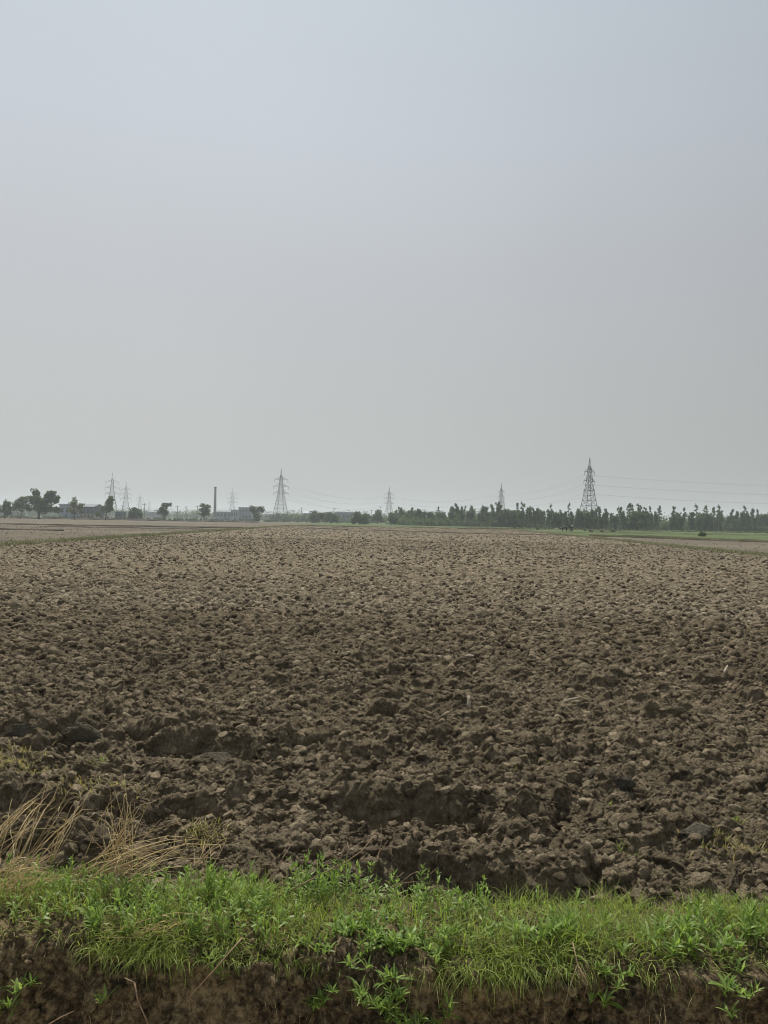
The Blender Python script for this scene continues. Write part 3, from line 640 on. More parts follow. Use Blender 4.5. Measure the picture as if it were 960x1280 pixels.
def face_plant(px, zs, seed, label, n=5, L=(.04, .08)):
    q = np.random.RandomState(seed); pts = []
    for i in range(n):
        x = at_y(px, 2.7).x + q.normal(0, .025); p = bank_face(x, zs + q.normal(0, .03)); pts.append((p.x, p.y - 0.004, p.z))
    return plant('trailing_weed', label, 'weed', pts, seed, 'small weeds growing on the cut face', lean=-1.57, H=(.05, .11), LL=L, LW=(.007, .014))
face_plant(38, -0.08, 61, 'star shaped green weed on the dark cut face at far left', 6, (.06, .09))
face_plant(8, -0.12, 62, 'green weed at the frame corner on the cut face', 4, (.06, .09))
face_plant(150, -0.03, 63, 'small pale sprout under the bank edge at left', 3)
face_plant(455, -0.14, 64, 'trailing sprig hanging lowest on the face near the middle', 4, (.03, .05))
face_plant(535, -0.12, 65, 'thin leaved weed on the cut face just right of the middle', 9, (.05, .08))
face_plant(560, -0.03, 66, 'straggly weed hanging just below the bank edge right of the middle', 7, (.05, .08))
face_plant(452, 0.03, 82, 'leafy sprays spilling over the lip left of the middle of the frame', 14, (.05, .085))
face_plant(500, 0.02, 83, 'leafy sprays spilling thickly over the lip at the middle', 20, (.05, .085))
face_plant(505, -0.05, 84, 'lower leafy spray on the face below the thick middle one', 10, (.045, .075))
face_plant(770, 0.03, 85, 'leafy spray spilling over the lip below the right half of the grass', 10, (.05, .08))
face_plant(905, 0.03, 86, 'leafy spray spilling over the lip near the right frame edge', 12, (.05, .08))
face_plant(300, 0.02, 87, 'leafy spray at the lip above the straight pale stick', 8, (.045, .075))
face_plant(415, -0.01, 67, 'short straggly weed at the lip left of the middle', 7, (.04, .07))
# small green tufts in the ploughed soil
def soil_tuft(px, py, n, H, label, seed, wide=0.05, m=None):
    g = on_ground(px, py); q = np.random.RandomState(seed); x = g.x + q.normal(0, wide, n); y = g.y + q.normal(0, wide * 0.7, n)
    z = soil_h(x, y, lod=1); V, F = ribbons(np.stack([x, y, z], -1), q.uniform(0, 6.28, n), R(55) + q.normal(0, .3, n), q.uniform(H * .5, H, n), q.uniform(.003, .007, n), np.abs(q.normal(1, .4, n)), BLADE, seed)
    o = make('grass_tuft', V - np.array((g.x, g.y, 0)), F, m or M_GRASS, attr=np.repeat(q.uniform(0, 1, n), 10), loc=(g.x, g.y, 0)); return tag(o, label, 'grass tuft', 'green tufts sprouting from the soil')
soil_tuft(775, 1030, 30, .06, 'yellow green tuft between clods at the right', 71)
soil_tuft(778, 1068, 45, .06, 'dark green tuft just below the yellow green one', 72, .03)
soil_tuft(686, 965, 22, .06, 'faint green tuft above the grey slab', 73)
soil_tuft(410, 968, 30, .05, 'small green tuft left of centre in the soil', 74, .04)
soil_tuft(124, 962, 30, .08, 'green tuft under the dark slabs at left', 75, .04)
soil_tuft(905, 1062, 200, .07, 'spreading green tuft at lower right soil', 76, .12, M_YGRASS)
soil_tuft(925, 1035, 6, .16, 'tall thin sprig at the right edge of the soil', 77, .02)
soil_tuft(20, 975, 320, .09, 'mossy green patch at the left edge behind straw', 78, .16, M_YGRASS)
soil_tuft(110, 1000, 380, .08, 'low green patch behind the left straw', 79, .2, M_YGRASS)
soil_tuft(252, 1060, 130, .11, 'wispy green tuft under the bent straw', 80, .06, M_YGRASS)
soil_tuft(655, 985, 14, .05, 'tiny green sprout left of the grey slab', 81)

# dry straw tufts: each its own thing
def straw(name, label, stems, seed, rad=0.0013, m=None, droop=0.05):
    """stems: (px0,py0,px1,py1,depth0,depth1): foot and tip of each stem, turned into real places; stems bend, kink and carry dry leaves"""
    q = np.random.RandomState(seed); Vs, Fs, off = [], [], 0; mb = MB(); lb, la_, lp, ll = [], [], [], []
    for (x0, y0, x1, y1, d0, d1) in stems:
        a, b_ = at_depth(x0, y0, d0), at_depth(x1, y1, d1); L = (b_ - a).length; ax = b_ - a; dr = abs(q.normal(droop, droop)) * L; wob = Vector((q.normal(0, .03) * L, q.normal(0, .05) * L, 0))
        pts = []; kink = q.randint(2, 6) if q.uniform() < .45 else 99; off3 = Vector((0, 0, 0))
        for i_ in range(7):
            t = i_ / 6; p = a + ax * t + wob * math.sin(t * 3.1) + Vector((0, 0, dr * 4 * t * (1 - t)))
            if i_ > kink: off3 += Vector((q.normal(0, .012), q.normal(0, .01), -abs(q.normal(.012, .012)))) * (L / .35)
            pts.append(p + off3 + Vector((q.normal(0, .0025), 0, q.normal(0, .0025))))
        r0 = rad * q.uniform(.6, 1.5); mb.tube(pts, [r0 * 1.2, r0 * 1.15, r0, r0 * .95, r0 * .8, r0 * .6, r0 * .3], 5)
        for _ in range(q.randint(0, 3)):
            lb.append(pts[q.randint(1, 5)][:]); la_.append(q.uniform(0, 6.28)); lp.append(q.uniform(-.3, 1.1)); ll.append(q.uniform(.04, .12))
    Vt = np.array(mb.V); o = empty(name, Vt[0]); tag(o, label, 'dry grass', 'dry straw tufts on the bank')
    Vt = Vt - np.array(mb.V[0]); nv = len(Vt); st = mb.build('stems', m or M_STRAW, o, smooth=True); st.data.vertices.foreach_set('co', Vt.astype(np.float32).ravel()); st.data.update()
    a = st.data.attributes.new('rnd', 'FLOAT', 'POINT'); a.data.foreach_set('value', np.repeat(q.uniform(0, 1, nv // 35 + 1), 35)[:nv].astype(np.float32))
    n_ = len(lb); V, F = ribbons(np.array(lb), np.array(la_), np.array(lp), np.array(ll), q.uniform(.002, .0045, n_), q.uniform(.5, 2.6, n_), BLADE, seed, roll=q.normal(0, .8, n_))
    make('leaves', V - np.array(mb.V[0]), F, M_STRAW, o, attr=np.repeat(q.uniform(.1, .8, n_), 10)); return o
q = np.random.RandomState(3)
straw('straw_tuft', 'tall upright dry straw tuft fanning up behind the left bank grass',
      [(150 + q.normal(0, 16), 1088 + q.normal(0, 8), 157 + q.normal(0, 24), 985 + abs(q.normal(0, 26)), 3.2, 3.28) for _ in range(30)] + [(155, 1090, 155, 966, 3.2, 3.3), (150, 1085, 192, 988, 3.2, 3.3)], 11)
straw('straw_tuft', 'dry straw blown over to the right, nearly flat above the grass',
      [(120 + q.uniform(-35, 60), 1098 + q.normal(0, 10), 232 + q.normal(0, 38), 1052 + q.normal(0, 17), 3.1, 3.2) for _ in range(34)], 12)
straw('straw_tuft', 'straw tuft at far left leaning up to the right in long parallel stems',
      [(q.uniform(-35, 25), 1075 + q.normal(0, 16), 42 + q.uniform(-35, 55), 990 + q.normal(0, 20), 3.2, 3.45) for _ in range(28)], 13)
straw('straw_tuft', 'thinner straw tuft between the far left one and the upright one',
      [(q.uniform(28, 70), 1080 + q.normal(0, 8), 85 + q.uniform(-18, 30), 1002 + q.normal(0, 18), 3.2, 3.4) for _ in range(12)], 14)
straw('straw_tuft', 'golden flattened straw lying on the grass at the left frame edge',
      [(q.uniform(-40, 40), 1112 + q.normal(0, 20), q.uniform(0, 100), 1092 + q.normal(0, 22), 3.0, 3.1) for _ in range(48)], 15, .0012)
straw('straw_tuft', 'few dry wisps right of the bent straw',
      [(q.uniform(235, 266), 1085, 262 + q.normal(0, 18), 1055 + q.normal(0, 10), 3.2, 3.3) for _ in range(11)], 16, .0009)
straw('straw_tuft', 'flattened dead stems under the grass edge at lower left',
      [(q.uniform(120, 200), 1168 + q.normal(0, 8), q.uniform(150, 260), 1158 + q.normal(0, 12), 2.80, 2.78) for _ in range(16)], 17, .0010, droop=.02)

# branched twigs
def twig(label, segs, seed, r0=.003):
    mb = MB(); q = np.random.RandomState(seed)
    for pts, r in segs:
        P3 = [at_depth(*p) for p in pts]; mb.tube(P3, list(np.linspace(r, r * .45, len(P3))), 6)
    o = mb.build('dry_twig', M_TWIG, smooth=True); c = Vector(mb.V[0]); o.data.transform(Matrix.Translation(-c)); o.location = c
    return tag(o, label, 'twig', 'dry twigs along the bank')
twig('longest bare twig slanting up to the right from the bank grass left of centre', [([(345, 1122, 3.05), (392, 1098, 3.1), (432, 1078, 3.15), (452, 1064, 3.2), (468, 1044, 3.25)], .0036), ([(432, 1078, 3.15), (436, 1062, 3.17), (434, 1052, 3.2)], .002), ([(418, 1085, 3.13), (428, 1066, 3.2), (433, 1056, 3.2)], .0018)], 1)
twig('upright thin twig behind the tall leafy weed', [([(466, 1086, 3.2), (473, 1068, 3.25), (478, 1048, 3.3), (476, 1030, 3.3)], .0024), ([(473, 1068, 3.25), (485, 1050, 3.3)], .0016)], 2)
twig('forked twig leaning right over the bank right of the tall weed', [([(480, 1116, 3.1), (500, 1104, 3.12), (522, 1102, 3.15), (538, 1104, 3.2)], .0026), ([(500, 1104, 3.12), (515, 1092, 3.15), (530, 1088, 3.2)], .0018), ([(522, 1102, 3.15), (538, 1092, 3.2), (548, 1084, 3.2)], .0018), ([(478, 1116, 3.1), (496, 1098, 3.15), (505, 1090, 3.2)], .0018)], 3)
twig('thin twigs standing left of the longest twig', [([(335, 1105, 3.1), (352, 1075, 3.2), (366, 1052, 3.25)], .0022), ([(352, 1075, 3.2), (358, 1058, 3.2)], .0014), ([(350, 1108, 3.1), (375, 1088, 3.2), (382, 1070, 3.2)], .0018)], 4)
twig('straight pale stick leaning against the dark cut face', [([(303, 1172, 2.70), (270, 1210, 2.62), (236, 1247, 2.60)], .0030)], 5)
twig('curved dry stem hanging down the cut face at lower left', [([(168, 1228, 2.58), (172, 1250, 2.57), (183, 1275, 2.57), (190, 1296, 2.57)], .003), ([(168, 1228, 2.58), (155, 1222, 2.6)], .002)], 6)
twig('short golden stem at the bottom edge of the frame at left', [([(55, 1284, 2.55), (75, 1272, 2.55), (92, 1264, 2.56)], .003)], 7)
twig('looping dry root hanging below the grass right of centre', [([(716, 1178, 2.72), (722, 1205, 2.66), (712, 1235, 2.62), (704, 1262, 2.6)], .0022), ([(722, 1205, 2.66), (735, 1228, 2.62), (730, 1248, 2.6)], .0016)], 8)
# fine roots hanging out of the cut
r_ = np.random.RandomState(91); n = 420; x = r_.uniform(-3.2, 3.2, n); z = r_.uniform(-0.12, 0.075, n)
base = np.array([bank_face(a, b_)[:] for a, b_ in zip(x, z)]); base[:, 1] -= 0.003
V, F = ribbons(base, R(-90) + r_.normal(0, .8, n), r_.uniform(-1.0, 0.1, n), r_.uniform(.03, .11, n) * (0.6 + 0.8 * vnoise(x * 4, x * 0, 3)), r_.uniform(.0012, .0024, n), r_.uniform(.5, 1.1, n), BLADE, 92)
tag(make('hanging_roots', V, F, M_STRAW, attr=np.repeat(r_.uniform(0, .6, n), 10)), 'fine pale roots and dead blades hanging from the cut edge', kind='stuff')

# ------------------------------------------------------------------ bund grass (far)
def ridge_grass(name, fx, ys, n, L, w, seed, m, label, spread=.45):
    r_ = np.random.RandomState(seed); y = np.exp(r_.uniform(math.log(ys[0]), math.log(ys[1]), n)); x = fx(y) + r_.normal(0, spread, n)
    V, F = ribbons(np.stack([x, y, np.full(n, .08)], -1), r_.uniform(0, 6.28, n), R(60) + r_.normal(0, .3, n), r_.uniform(*L, n), r_.uniform(*w, n), r_.uniform(.3, 1.3, n), BLADE, seed)
    return tag(make(name, V, F, m, attr=np.repeat(r_.uniform(0, 1, n), 10)), label, kind='stuff')
M_BGRASS = leaf_mat('bund_grass', (0.075, 0.085, 0.030), (0.12, 0.13, 0.045), (0.20, 0.18, 0.08), .3)
ridge_grass('grass', left_x, (22, 170), 9000, (.12, .30), (.02, .05), 1, M_BGRASS, 'grass on the left field bund')
ridge_grass('grass', right_x, (22, 170), 8000, (.10, .28), (.02, .05), 2, M_BGRASS, 'grass on the right field bund')

# ------------------------------------------------------------------ trees
def cards(cent, rad, n, size, r_):
    """n leaf clump quads inside ellipsoid, denser to the shell"""
    d = r_.normal(size=(n, 3)); d /= np.linalg.norm(d, axis=1)[:, None]; d *= (r_.uniform(0.35, 1.0, n) ** 0.45)[:, None]
    c = cent + d * rad; u = r_.normal(size=(n, 3)); u /= np.linalg.norm(u, axis=1)[:, None]; w = np.cross(u, r_.normal(size=(n, 3))); w /= np.linalg.norm(w, axis=1)[:, None]
    s = size * r_.uniform(.5, 1.2, n)[:, None]; a, b_ = u * s, w * s * .6
    V = np.stack([c - a, c - b_, c + a, c + b_], 1).reshape(-1, 3)
    return V
def crown(lobes, r_, size, dens):
    Vs = []
    for (c, rad) in lobes:
        c, rad = np.array(c, float), np.array(rad, float); k = r_.randint(9, 15)
        for _ in range(k):
            d = r_.normal(size=3); d /= np.linalg.norm(d); cc = c + d * rad * r_.uniform(.35, 1.02); rr = rad * r_.uniform(.16, .48)
            n = max(12, int(dens * (rr[0] * rr[2]) / size ** 2)); Vs.append(cards(cc, rr, n, size, r_))
        Vs.append(cards(c, rad * .72, max(20, int(dens * .7 * rad[0] * rad[2] / size ** 2)), size, r_))
    V = np.concatenate(Vs); F = np.arange(len(V)).reshape(-1, 4); return V, F, np.repeat(r_.uniform(0, 1, len(F)), 4)
def tree(name, label, group, px, depth, lobes, trunk, seed, leaf=None, bark=None, size=.26, dens=9, z=0.0):
    """lobes (dx, dz, rx, rz) in photo pixels from the trunk foot; trunk list of polylines in the same units"""
    r_ = np.random.RandomState(seed); s = depth / F_PX; p = at_y(px, depth, z); o = empty(name, p); tag(o, label, 'tree', group)
    L = [((dx * s, r_.normal(0, .35) * rx * s, dz * s), (rx * s, rx * s * .9, rz * s)) for dx, dz, rx, rz in lobes]
    V, F, a = crown(L, r_, size, dens); make('crown', V, F, leaf or M_LEAF, o, attr=a)
    mb = MB()
    for pts, w0, w1 in trunk:
        P3 = [Vector((x * s, r_.normal(0, .1), h * s)) for x, h in pts]; mb.tube(P3, list(np.linspace(w0, w1, len(P3))), 7)
    mb.build('trunk', bark or M_BARK, o, smooth=True)
    return o
TG = 'scattered trees beyond the left fields'
tree('broadleaf_tree', 'small rounded tree at the far left frame edge', TG, 6, 250, [(0, 13, 7, 8), (2, 18, 5, 5), (-9, 11, 7, 7), (5, 9, 6, 5)], [([(0, 0), (0, 6), (1, 12)], .25, .12)], 1)
tree('broadleaf_tree', 'tree with forked pale trunks left of the biggest tree', TG, 24, 262, [(0, 20, 7, 7), (-5, 15, 6, 6), (6, 17, 7, 7), (2, 24, 5, 4), (9, 22, 5, 4)], [([(0, 0), (-2, 8), (-4, 15)], .22, .1), ([(0, 0), (3, 8), (6, 15)], .2, .1), ([(2, 0), (5, 9), (9, 16)], .16, .08)], 2, bark=M_PALEBARK, dens=7)
tree('broadleaf_tree', 'largest dark spreading tree on the left with broken crown', TG, 49, 250, [(-2, 15, 12, 8), (8, 14, 12, 8), (-4, 32, 6, 6.5), (-2, 24, 9, 8), (12, 26, 8, 7), (17, 33, 5, 4), (13, 31, 6, 5), (21, 24, 6, 6), (22, 13, 5, 4.5), (-12, 14, 6, 6), (5, 20, 10, 8)], [([(0, 0), (0, 8), (-1, 18), (-4, 32)], .38, .12), ([(0, 7), (8, 18), (17, 31)], .2, .08), ([(0, 6), (-8, 14)], .16, .08)], 3)
tree('broadleaf_tree', 'thin yellow green tree with open layered crown', TG, 93, 250, [(0, 23, 5, 4.5), (1, 17, 6, 4), (-4, 12, 4, 3), (6, 15, 5, 4), (9, 10, 3, 2.5), (0, 9, 5, 3), (-3, 20, 4, 3), (8, 19, 4, 3)], [([(0, 0), (0, 10), (0, 22)], .22, .08), ([(0, 8), (6, 15)], .1, .05)], 4, leaf=M_LEAFY, dens=6)
tree('broadleaf_tree', 'dark two lobed tree in front of the first pylon', TG, 132, 262, [(4, 23, 6, 7), (4, 15, 7, 7), (-5, 14, 4.5, 4.5), (-9, 8, 4, 3.5), (6, 27, 4, 4)], [([(0, 0), (1, 8), (4, 20)], .25, .1), ([(0, 5), (-5, 13)], .12, .06)], 5)
tree('broadleaf_tree', 'round low bushy tree behind the pylons at left', TG, 170, 300, [(0, 9, 8, 7), (-2, 13, 6, 4), (4, 8, 6, 6), (-5, 6, 5, 5)], [([(0, 0), (0, 8)], .25, .12)], 6)
tree('broadleaf_tree', 'tree with a slanting crown higher on the right', TG, 204, 290, [(0, 10, 6, 6), (1, 16, 6.5, 5.5), (3, 20, 5, 4), (8, 20, 3.5, 3), (-4, 12, 3.5, 4)], [([(0, 0), (0, 8), (1, 14)], .25, .12)], 7)
tree('broadleaf_tree', 'flat topped compact tree just left of the chimney', TG, 255, 300, [(0, 14, 7, 5.5), (-1, 19, 7, 3), (5, 18, 5, 3.5), (0, 9, 5.5, 4), (4, 10, 4, 4)], [([(0, 0), (0, 7), (0, 12)], .25, .12)], 8)
tree('broadleaf_tree', 'flat crowned tree between the sheds and the wide pylon', TG, 321, 330, [(-5, 17, 5, 4), (4, 16, 5, 4), (0, 11, 6, 4), (0, 5, 5.5, 4.5), (6, 14, 3.5, 4), (-3, 14, 5, 3)], [([(0, 0), (0, 8), (0, 13)], .25, .12)], 9)
MGp = 'mid-distance trees left of the plantation'
tree('broadleaf_tree', 'dark pointed bushy tree left of the middle', MGp, 396, 330, [(-3, 12, 5, 5), (3, 9, 6, 6), (-1, 6, 8, 6), (8, 8, 5, 5)], [([(0, 0), (0, 6)], .25, .15)], 10)
tree('broadleaf_tree', 'domed tree with low spreading crown next to the pointed one', MGp, 413, 315, [(0, 10, 8, 5), (6, 6, 7, 6), (-5, 6, 6, 5)], [([(0, 0), (0, 6)], .25, .15)], 11)
tree('broadleaf_tree', 'dense rounded tree standing forward of the white roofs', MGp, 449, 275, [(-2, 10, 8, 6), (5, 8, 8, 7), (-6, 5, 6, 5), (8, 4, 6, 4)], [([(0, 0), (0, 6)], .25, .15)], 12)
tree('broadleaf_tree', 'hazy tree by the left foot of the slim middle pylon', MGp, 472, 330, [(0, 13, 5, 5), (-3, 8, 6, 6), (4, 6, 5, 5)], [([(0, 0), (0, 6)], .25, .15)], 13)
tree('broadleaf_tree', 'hazy tree directly below the slim middle pylon', MGp, 489, 290, [(0, 13, 5, 4), (0, 7, 7, 6), (6, 5, 5, 5)], [([(0, 0), (0, 6)], .25, .15)], 14)
tree('broadleaf_tree', 'spreading tree taller than its neighbours right of the biggest pylon', 'trees of the plantation line', 796, 222, [(-4, 16, 9, 6), (4, 18, 9, 6), (8, 12, 9, 7), (-8, 10, 8, 7), (0, 22, 7, 3), (0, 7, 10, 7)], [([(0, 0), (0, 9), (-3, 16)], .25, .12)], 15, leaf=M_EUC)

def template_tree(kind, seed):
    r_ = np.random.RandomState(seed)
    if kind == 'bushy':
        h = r_.uniform(4.6, 6.0); L = [((r_.normal(0, .45), r_.normal(0, .4), h * t), (r_.uniform(.8, 1.3), 1.1, r_.uniform(.8, 1.2))) for t in (.3, .45, .6, .75, .88)]; sz, dn = .21, 7; bark = M_BARK
    elif kind == 'poplar':
        h = r_.uniform(6.2, 8.2); L = [((r_.normal(0, .2), r_.normal(0, .2), h * t), (r_.uniform(.45, .75), .6, r_.uniform(.6, .95))) for t in (.32, .45, .58, .70, .82, .93)]; sz, dn = .18, 6; bark = M_PALEBARK
    else:
        h = r_.uniform(7.8, 9.6); L = [((r_.normal(0, .25), r_.normal(0, .2), h * t), (r_.uniform(.3, .6), .45, r_.uniform(.35, .6))) for t in (.42, .55, .68, .8, .9, .98)]; sz, dn = .16, 4; bark = M_PALEBARK
    o = empty('plantation_tree', (0, 0, 0)); V, F, a = crown(L, r_, sz, dn); make('crown', V, F, M_EUC, o, attr=a)
    mb = MB(); mb.tube([(0, 0, -0.1), (r_.normal(0, .08), 0, h * .35), (r_.normal(0, .12), 0, h * .7), (0, 0, h * .98)], [.11, .09, .06, .02], 6)
    for t in (.4, .55, .7): mb.tube([(0, 0, h * t), (r_.choice([-1, 1]) * .5, r_.normal(0, .3), h * (t + .1))], [.04, .02], 4)
    mb.build('trunk', bark, o, smooth=True); return o
KIND = {'bushy': 'bushy rounded tree', 'poplar': 'slender upright tree', 'sparse': 'tall thin sparse tree'}
LM = [(520, 'at its left end'), (550, 'a little right of its left end'), (585, 'well left of the narrow pylon'), (612, 'just left of the narrow pylon'), (640, 'behind or beside the narrow pylon'), (668, 'just right of the narrow pylon'),
      (698, 'left of the grazing buffalo'), (725, 'behind the two standing people'), (750, 'around the foot of the tallest pylon'), (780, 'just right of the tallest pylon'), (815, 'beside its spreading tree'), (845, 'right of its spreading tree'),
      (890, 'behind the lone bush in the crop'), (925, 'right of the lone bush in the crop'), (965, 'at the right frame edge'), (2000, 'past the right frame edge')]
r_ = np.random.RandomState(77); T = {k: [template_tree(k, 200 + 10 * i + j) for j in range(4 if k != 'sparse' else 3)] for i, k in enumerate(('bushy', 'poplar', 'sparse'))}
usedt = set(); cnt = 0
def hgt(px): return np.interp(px, [460, 500, 560, 600, 650, 690, 720, 760, 830, 900, 960, 1040], [.85, .95, 1.0, 1.0, 1.0, .85, .92, .95, .95, 1.0, 1.0, 1.0])
pxs = np.sort(r_.uniform(494, 1035, 285))
for px in pxs:
    dp = np.interp(px, [480, 600, 700, 800, 960, 1040], [292, 262, 226, 226, 262, 275]) + r_.uniform(-3, 22)
    u = r_.uniform(); kd = ('sparse' if u < (.07 if px < 770 else .24) else 'poplar' if u < (.5 if px > 560 else .3) else 'bushy')
    j = r_.randint(len(T[kd])); t = T[kd][j]
    o = t if (kd, j) not in usedt else copy_tree(t); usedt.add((kd, j))
    o.location = at_y(px, dp, -0.03); s = hgt(px) * r_.uniform(.82, 1.1); o.scale = (s * r_.uniform(.9, 1.15),) * 2 + (s,); o.rotation_euler[2] = r_.uniform(0, 6.28)
    row = 'front' if dp < np.interp(px, [480, 600, 700, 800, 960, 1040], [292, 262, 226, 226, 262, 275]) + 9 else 'rear'
    tag(o, KIND[kd] + ' in the plantation ' + row + ', ' + [t_ for lim, t_ in LM if px < lim][0], 'tree', 'trees of the plantation line')
for k, tl in T.items():
    for j, t in enumerate(tl):
        if (k, j) not in usedt:
            for c in list(t.children): bpy.data.objects.remove(c)
            bpy.data.objects.remove(t)
# far woods that read as one mass
def wood(name, segs, seed, m, label, size=.5, dens=1.0):
    r_ = np.random.RandomState(seed); Vs = []
    for (p0, p1, d, hpx, n) in segs:
        s = d / F_PX
        for px in r_.uniform(p0, p1, n):
            dd = d * r_.uniform(.97, 1.1); b_ = at_y(px, dd); h = hpx * s * r_.uniform(.5, 1.1); w = h * r_.uniform(.35, .75)
            for t in (.3, .65): Vs.append(cards(np.array([b_.x + r_.normal(0, w * .3), b_.y, h * t]), np.array([w * (1.1 - .5 * t), w * .8, h * .38]), int(60 * dens), size, r_))
    V = np.concatenate(Vs); F = np.arange(len(V)).reshape(-1, 4)
    return tag(make(name, V, F, m, attr=np.repeat(r_.uniform(0, 1, len(F)), 4)), label, kind='stuff')
wood('woodland', [(488, 1050, 300, 19, 460), (500, 1050, 262, 12, 420)], 5, M_EUC, 'dense wood behind the front row of plantation trees', .34)
wood('far_woodland', [(-60, 130, 620, 9, 110), (120, 480, 720, 10, 230), (340, 480, 480, 9, 100), (-80, 360, 1100, 11, 240), (360, 500, 900, 13, 80)], 6, M_LEAF, 'hazy far woods low on the horizon', .75)
wood('undergrowth', [(-60, 120, 274, 3.2, 90), (60, 300, 330, 3.0, 120), (300, 470, 380, 3.5, 90), (640, 1040, 205, 2.0, 90)], 7, M_LEAF, 'low scrub along the field edge under the trees', .3, .7)
def bush(px, py, w, h, label, seed, m=None):
    g = on_ground(px, py); o = empty('bush', g); tag(o, label, 'bush', 'small bushes in the green fields'); r_ = np.random.RandomState(seed)
    V, F, a = crown([((0, 0, h * .45), (w * .5, w * .45, h * .5)), ((w * .2, 0, h * .35), (w * .4, w * .35, h * .35))], r_, .16, 8); make('foliage', V, F, m or M_LEAF, o, attr=a)
    mb = MB()
    for k in range(4): mb.tube([(0, 0, -.1), (r_.normal(0, .15) * w, r_.normal(0, .1) * w, h * .6)], [.05, .02], 5)
    mb.build('stem', M_BARK, o)
bush(877, 671, 1.2, .9, 'dark bush standing alone in the green crop at right', 1)
bush(671, 662.5, .8, .7, 'small dark bush below the plantation right of the middle', 2)
bush(731, 664, .7, .55, 'low dark bush at the foot of the biggest pylon', 3)
bush(738, 665, .8, .5, 'second low dark bush just right of the pylon foot', 4)
bush(752, 665.3, .7, .5, 'low dark bush farther right of the pylon foot', 5)
bush(766, 665.6, .9, .5, 'widest low bush right of the pylon foot', 6)

# ------------------------------------------------------------------ pylons and lines
HW = [(0, .125), (.25, .093), (.40, .067), (.54, .045), (.67, .032), (.80, .022), (.88, .013), (1.0, .003)]
def hw(t, H): return np.interp(t, [a for a, _ in HW], [b_ for _, b_ in HW]) * H
def make_pylon(H=25.0):
    root = empty('power_pylon', (0, 0, 0)); th = .092
    lev = [0, .13, .25, .33, .40, .47, .54, .605, .67, .735, .80, .88]
    corner = lambda t, i: Vector(([-1, 1, 1, -1][i] * hw(t, H), [-1, -1, 1, 1][i] * hw(t, H), t * H))
    for i in range(4):
        mb = MB()
        for a, b_ in zip(lev[:-1], lev[1:]): mb.bar(corner(a, i), corner(b_, i), th * (1.25 - .6 * a), n=4)
        mb.box((corner(0, i).x, corner(0, i).y, -.05), (.7, .7, .5)); mb.build('leg', M_STEEL, root)
    mb = MB()
    for a, b_ in zip(lev[:-1], lev[1:]):
        for i in range(4):
            j = (i + 1) % 4; r = th * .55
            if a == 0:   # open foot with K braces
                mid = (corner(b_, i) + corner(b_, j)) / 2; mb.bar(corner(a, i), mid, r); mb.bar(corner(a, j), mid, r)
            else: mb.bar(corner(a, i), corner(b_, j), r); mb.bar(corner(a, j), corner(b_, i), r)
            mb.bar(corner(b_, i), corner(b_, j), r)
    mb.build('bracing', M_STEEL, root)
    mb = MB(); tip = Vector((0, 0, H))
    for i in range(4): mb.bar(corner(.88, i), tip, th * .6)
    mb.bar(tip, tip + Vector((0, 0, .02 * H)), .03); mb.build('peak', M_STEEL, root)
    for t in (.54, .67, .80):
        for s in (-1, 1):
            w = hw(t, H); L = (.150 if t != .80 else .135) * H; end = Vector((s * L, 0, t * H)); mb = MB()
            for yy in (-w, w):
                mb.bar((s * w, yy, t * H), end, th * .7); mb.bar((s * hw(t + .05, H), yy * .8, (t + .05) * H), end, th * .5)
                mb.bar((s * (w + L) / 2, yy * .5, t * H), (s * hw(t + .05, H), yy * .8, (t + .05) * H), th * .35)
            a = mb.build('crossarm', M_STEEL, root)
            ib = MB()
            for k in range(7): ib.bar(end + Vector((0, 0, -.12 - k * .16)), end + Vector((0, 0, -.18 - k * .16)), .13, .09, 8)
            ib.bar(end, end + Vector((0, 0, -1.3)), .025); ib.build('insulator', M_INS, a)
    return root
PY = [  # px, top py, depth, rotation, label
    (736, 570, 255, 45, 'tallest looking lattice pylon on the right rising from the plantation'),
    (350.5, 585, 400, 28, 'broad based lattice pylon left of the middle'),
    (486, 608, 560, 20, 'slim hazy pylon at the middle of the horizon'),
    (626, 603, 470, 48, 'narrow pylon between the middle one and the tallest one'),
    (139.5, 590, 430, 15, 'pylon rising directly behind the two lobed tree'),
    (157, 602, 560, 15, 'pylon just right of the one behind the two lobed tree'),
    (174.5, 616, 800, 15, 'small faint pylon above the round bushy tree'),
    (290, 609, 620, 10, 'faint pylon right of the chimney above the sheds'),
    (186.5, 625, 1050, 15, 'faintest and smallest pylon between the trees at left')]
proto = make_pylon(); PYO = []
for i, (px, top, d, rz, lab) in enumerate(PY):
    o = proto if i == 0 else copy_tree(proto); b_ = at_y(px, d, 0); o.location = b_; tz = at_depth(px, top, d).z
    s = tz / 25.5; o.scale = (s, s, s); o.rotation_euler[2] = R(rz); tag(o, lab, 'pylon', 'lattice pylons along the horizon'); PYO.append((b_, s, R(rz)))
def arm_pt(i, k, side):
    b_, s, rz = PYO[i]; t = (.54, .67, .80)[k]; L = (.150 if k < 2 else .135) * 25 * s
    return b_ + Vector((math.cos(rz) * L * side, math.sin(rz) * L * side, t * 25 * s - 1.3 * s))
def wire(a, b_, sag, label, r=.022):
    mb = MB(); pts = [a.lerp(b_, t) - Vector((0, 0, 4 * sag * t * (1 - t))) for t in np.linspace(0, 1, 15)]; c = pts[0].copy()
    mb.tube([p - c for p in pts], [r] * 15, 4); o = mb.build('power_line', M_WIRE); o.location = c; return tag(o, label, 'power line', 'conductors strung between the pylons')
LV = ('lowest', 'middle', 'top')
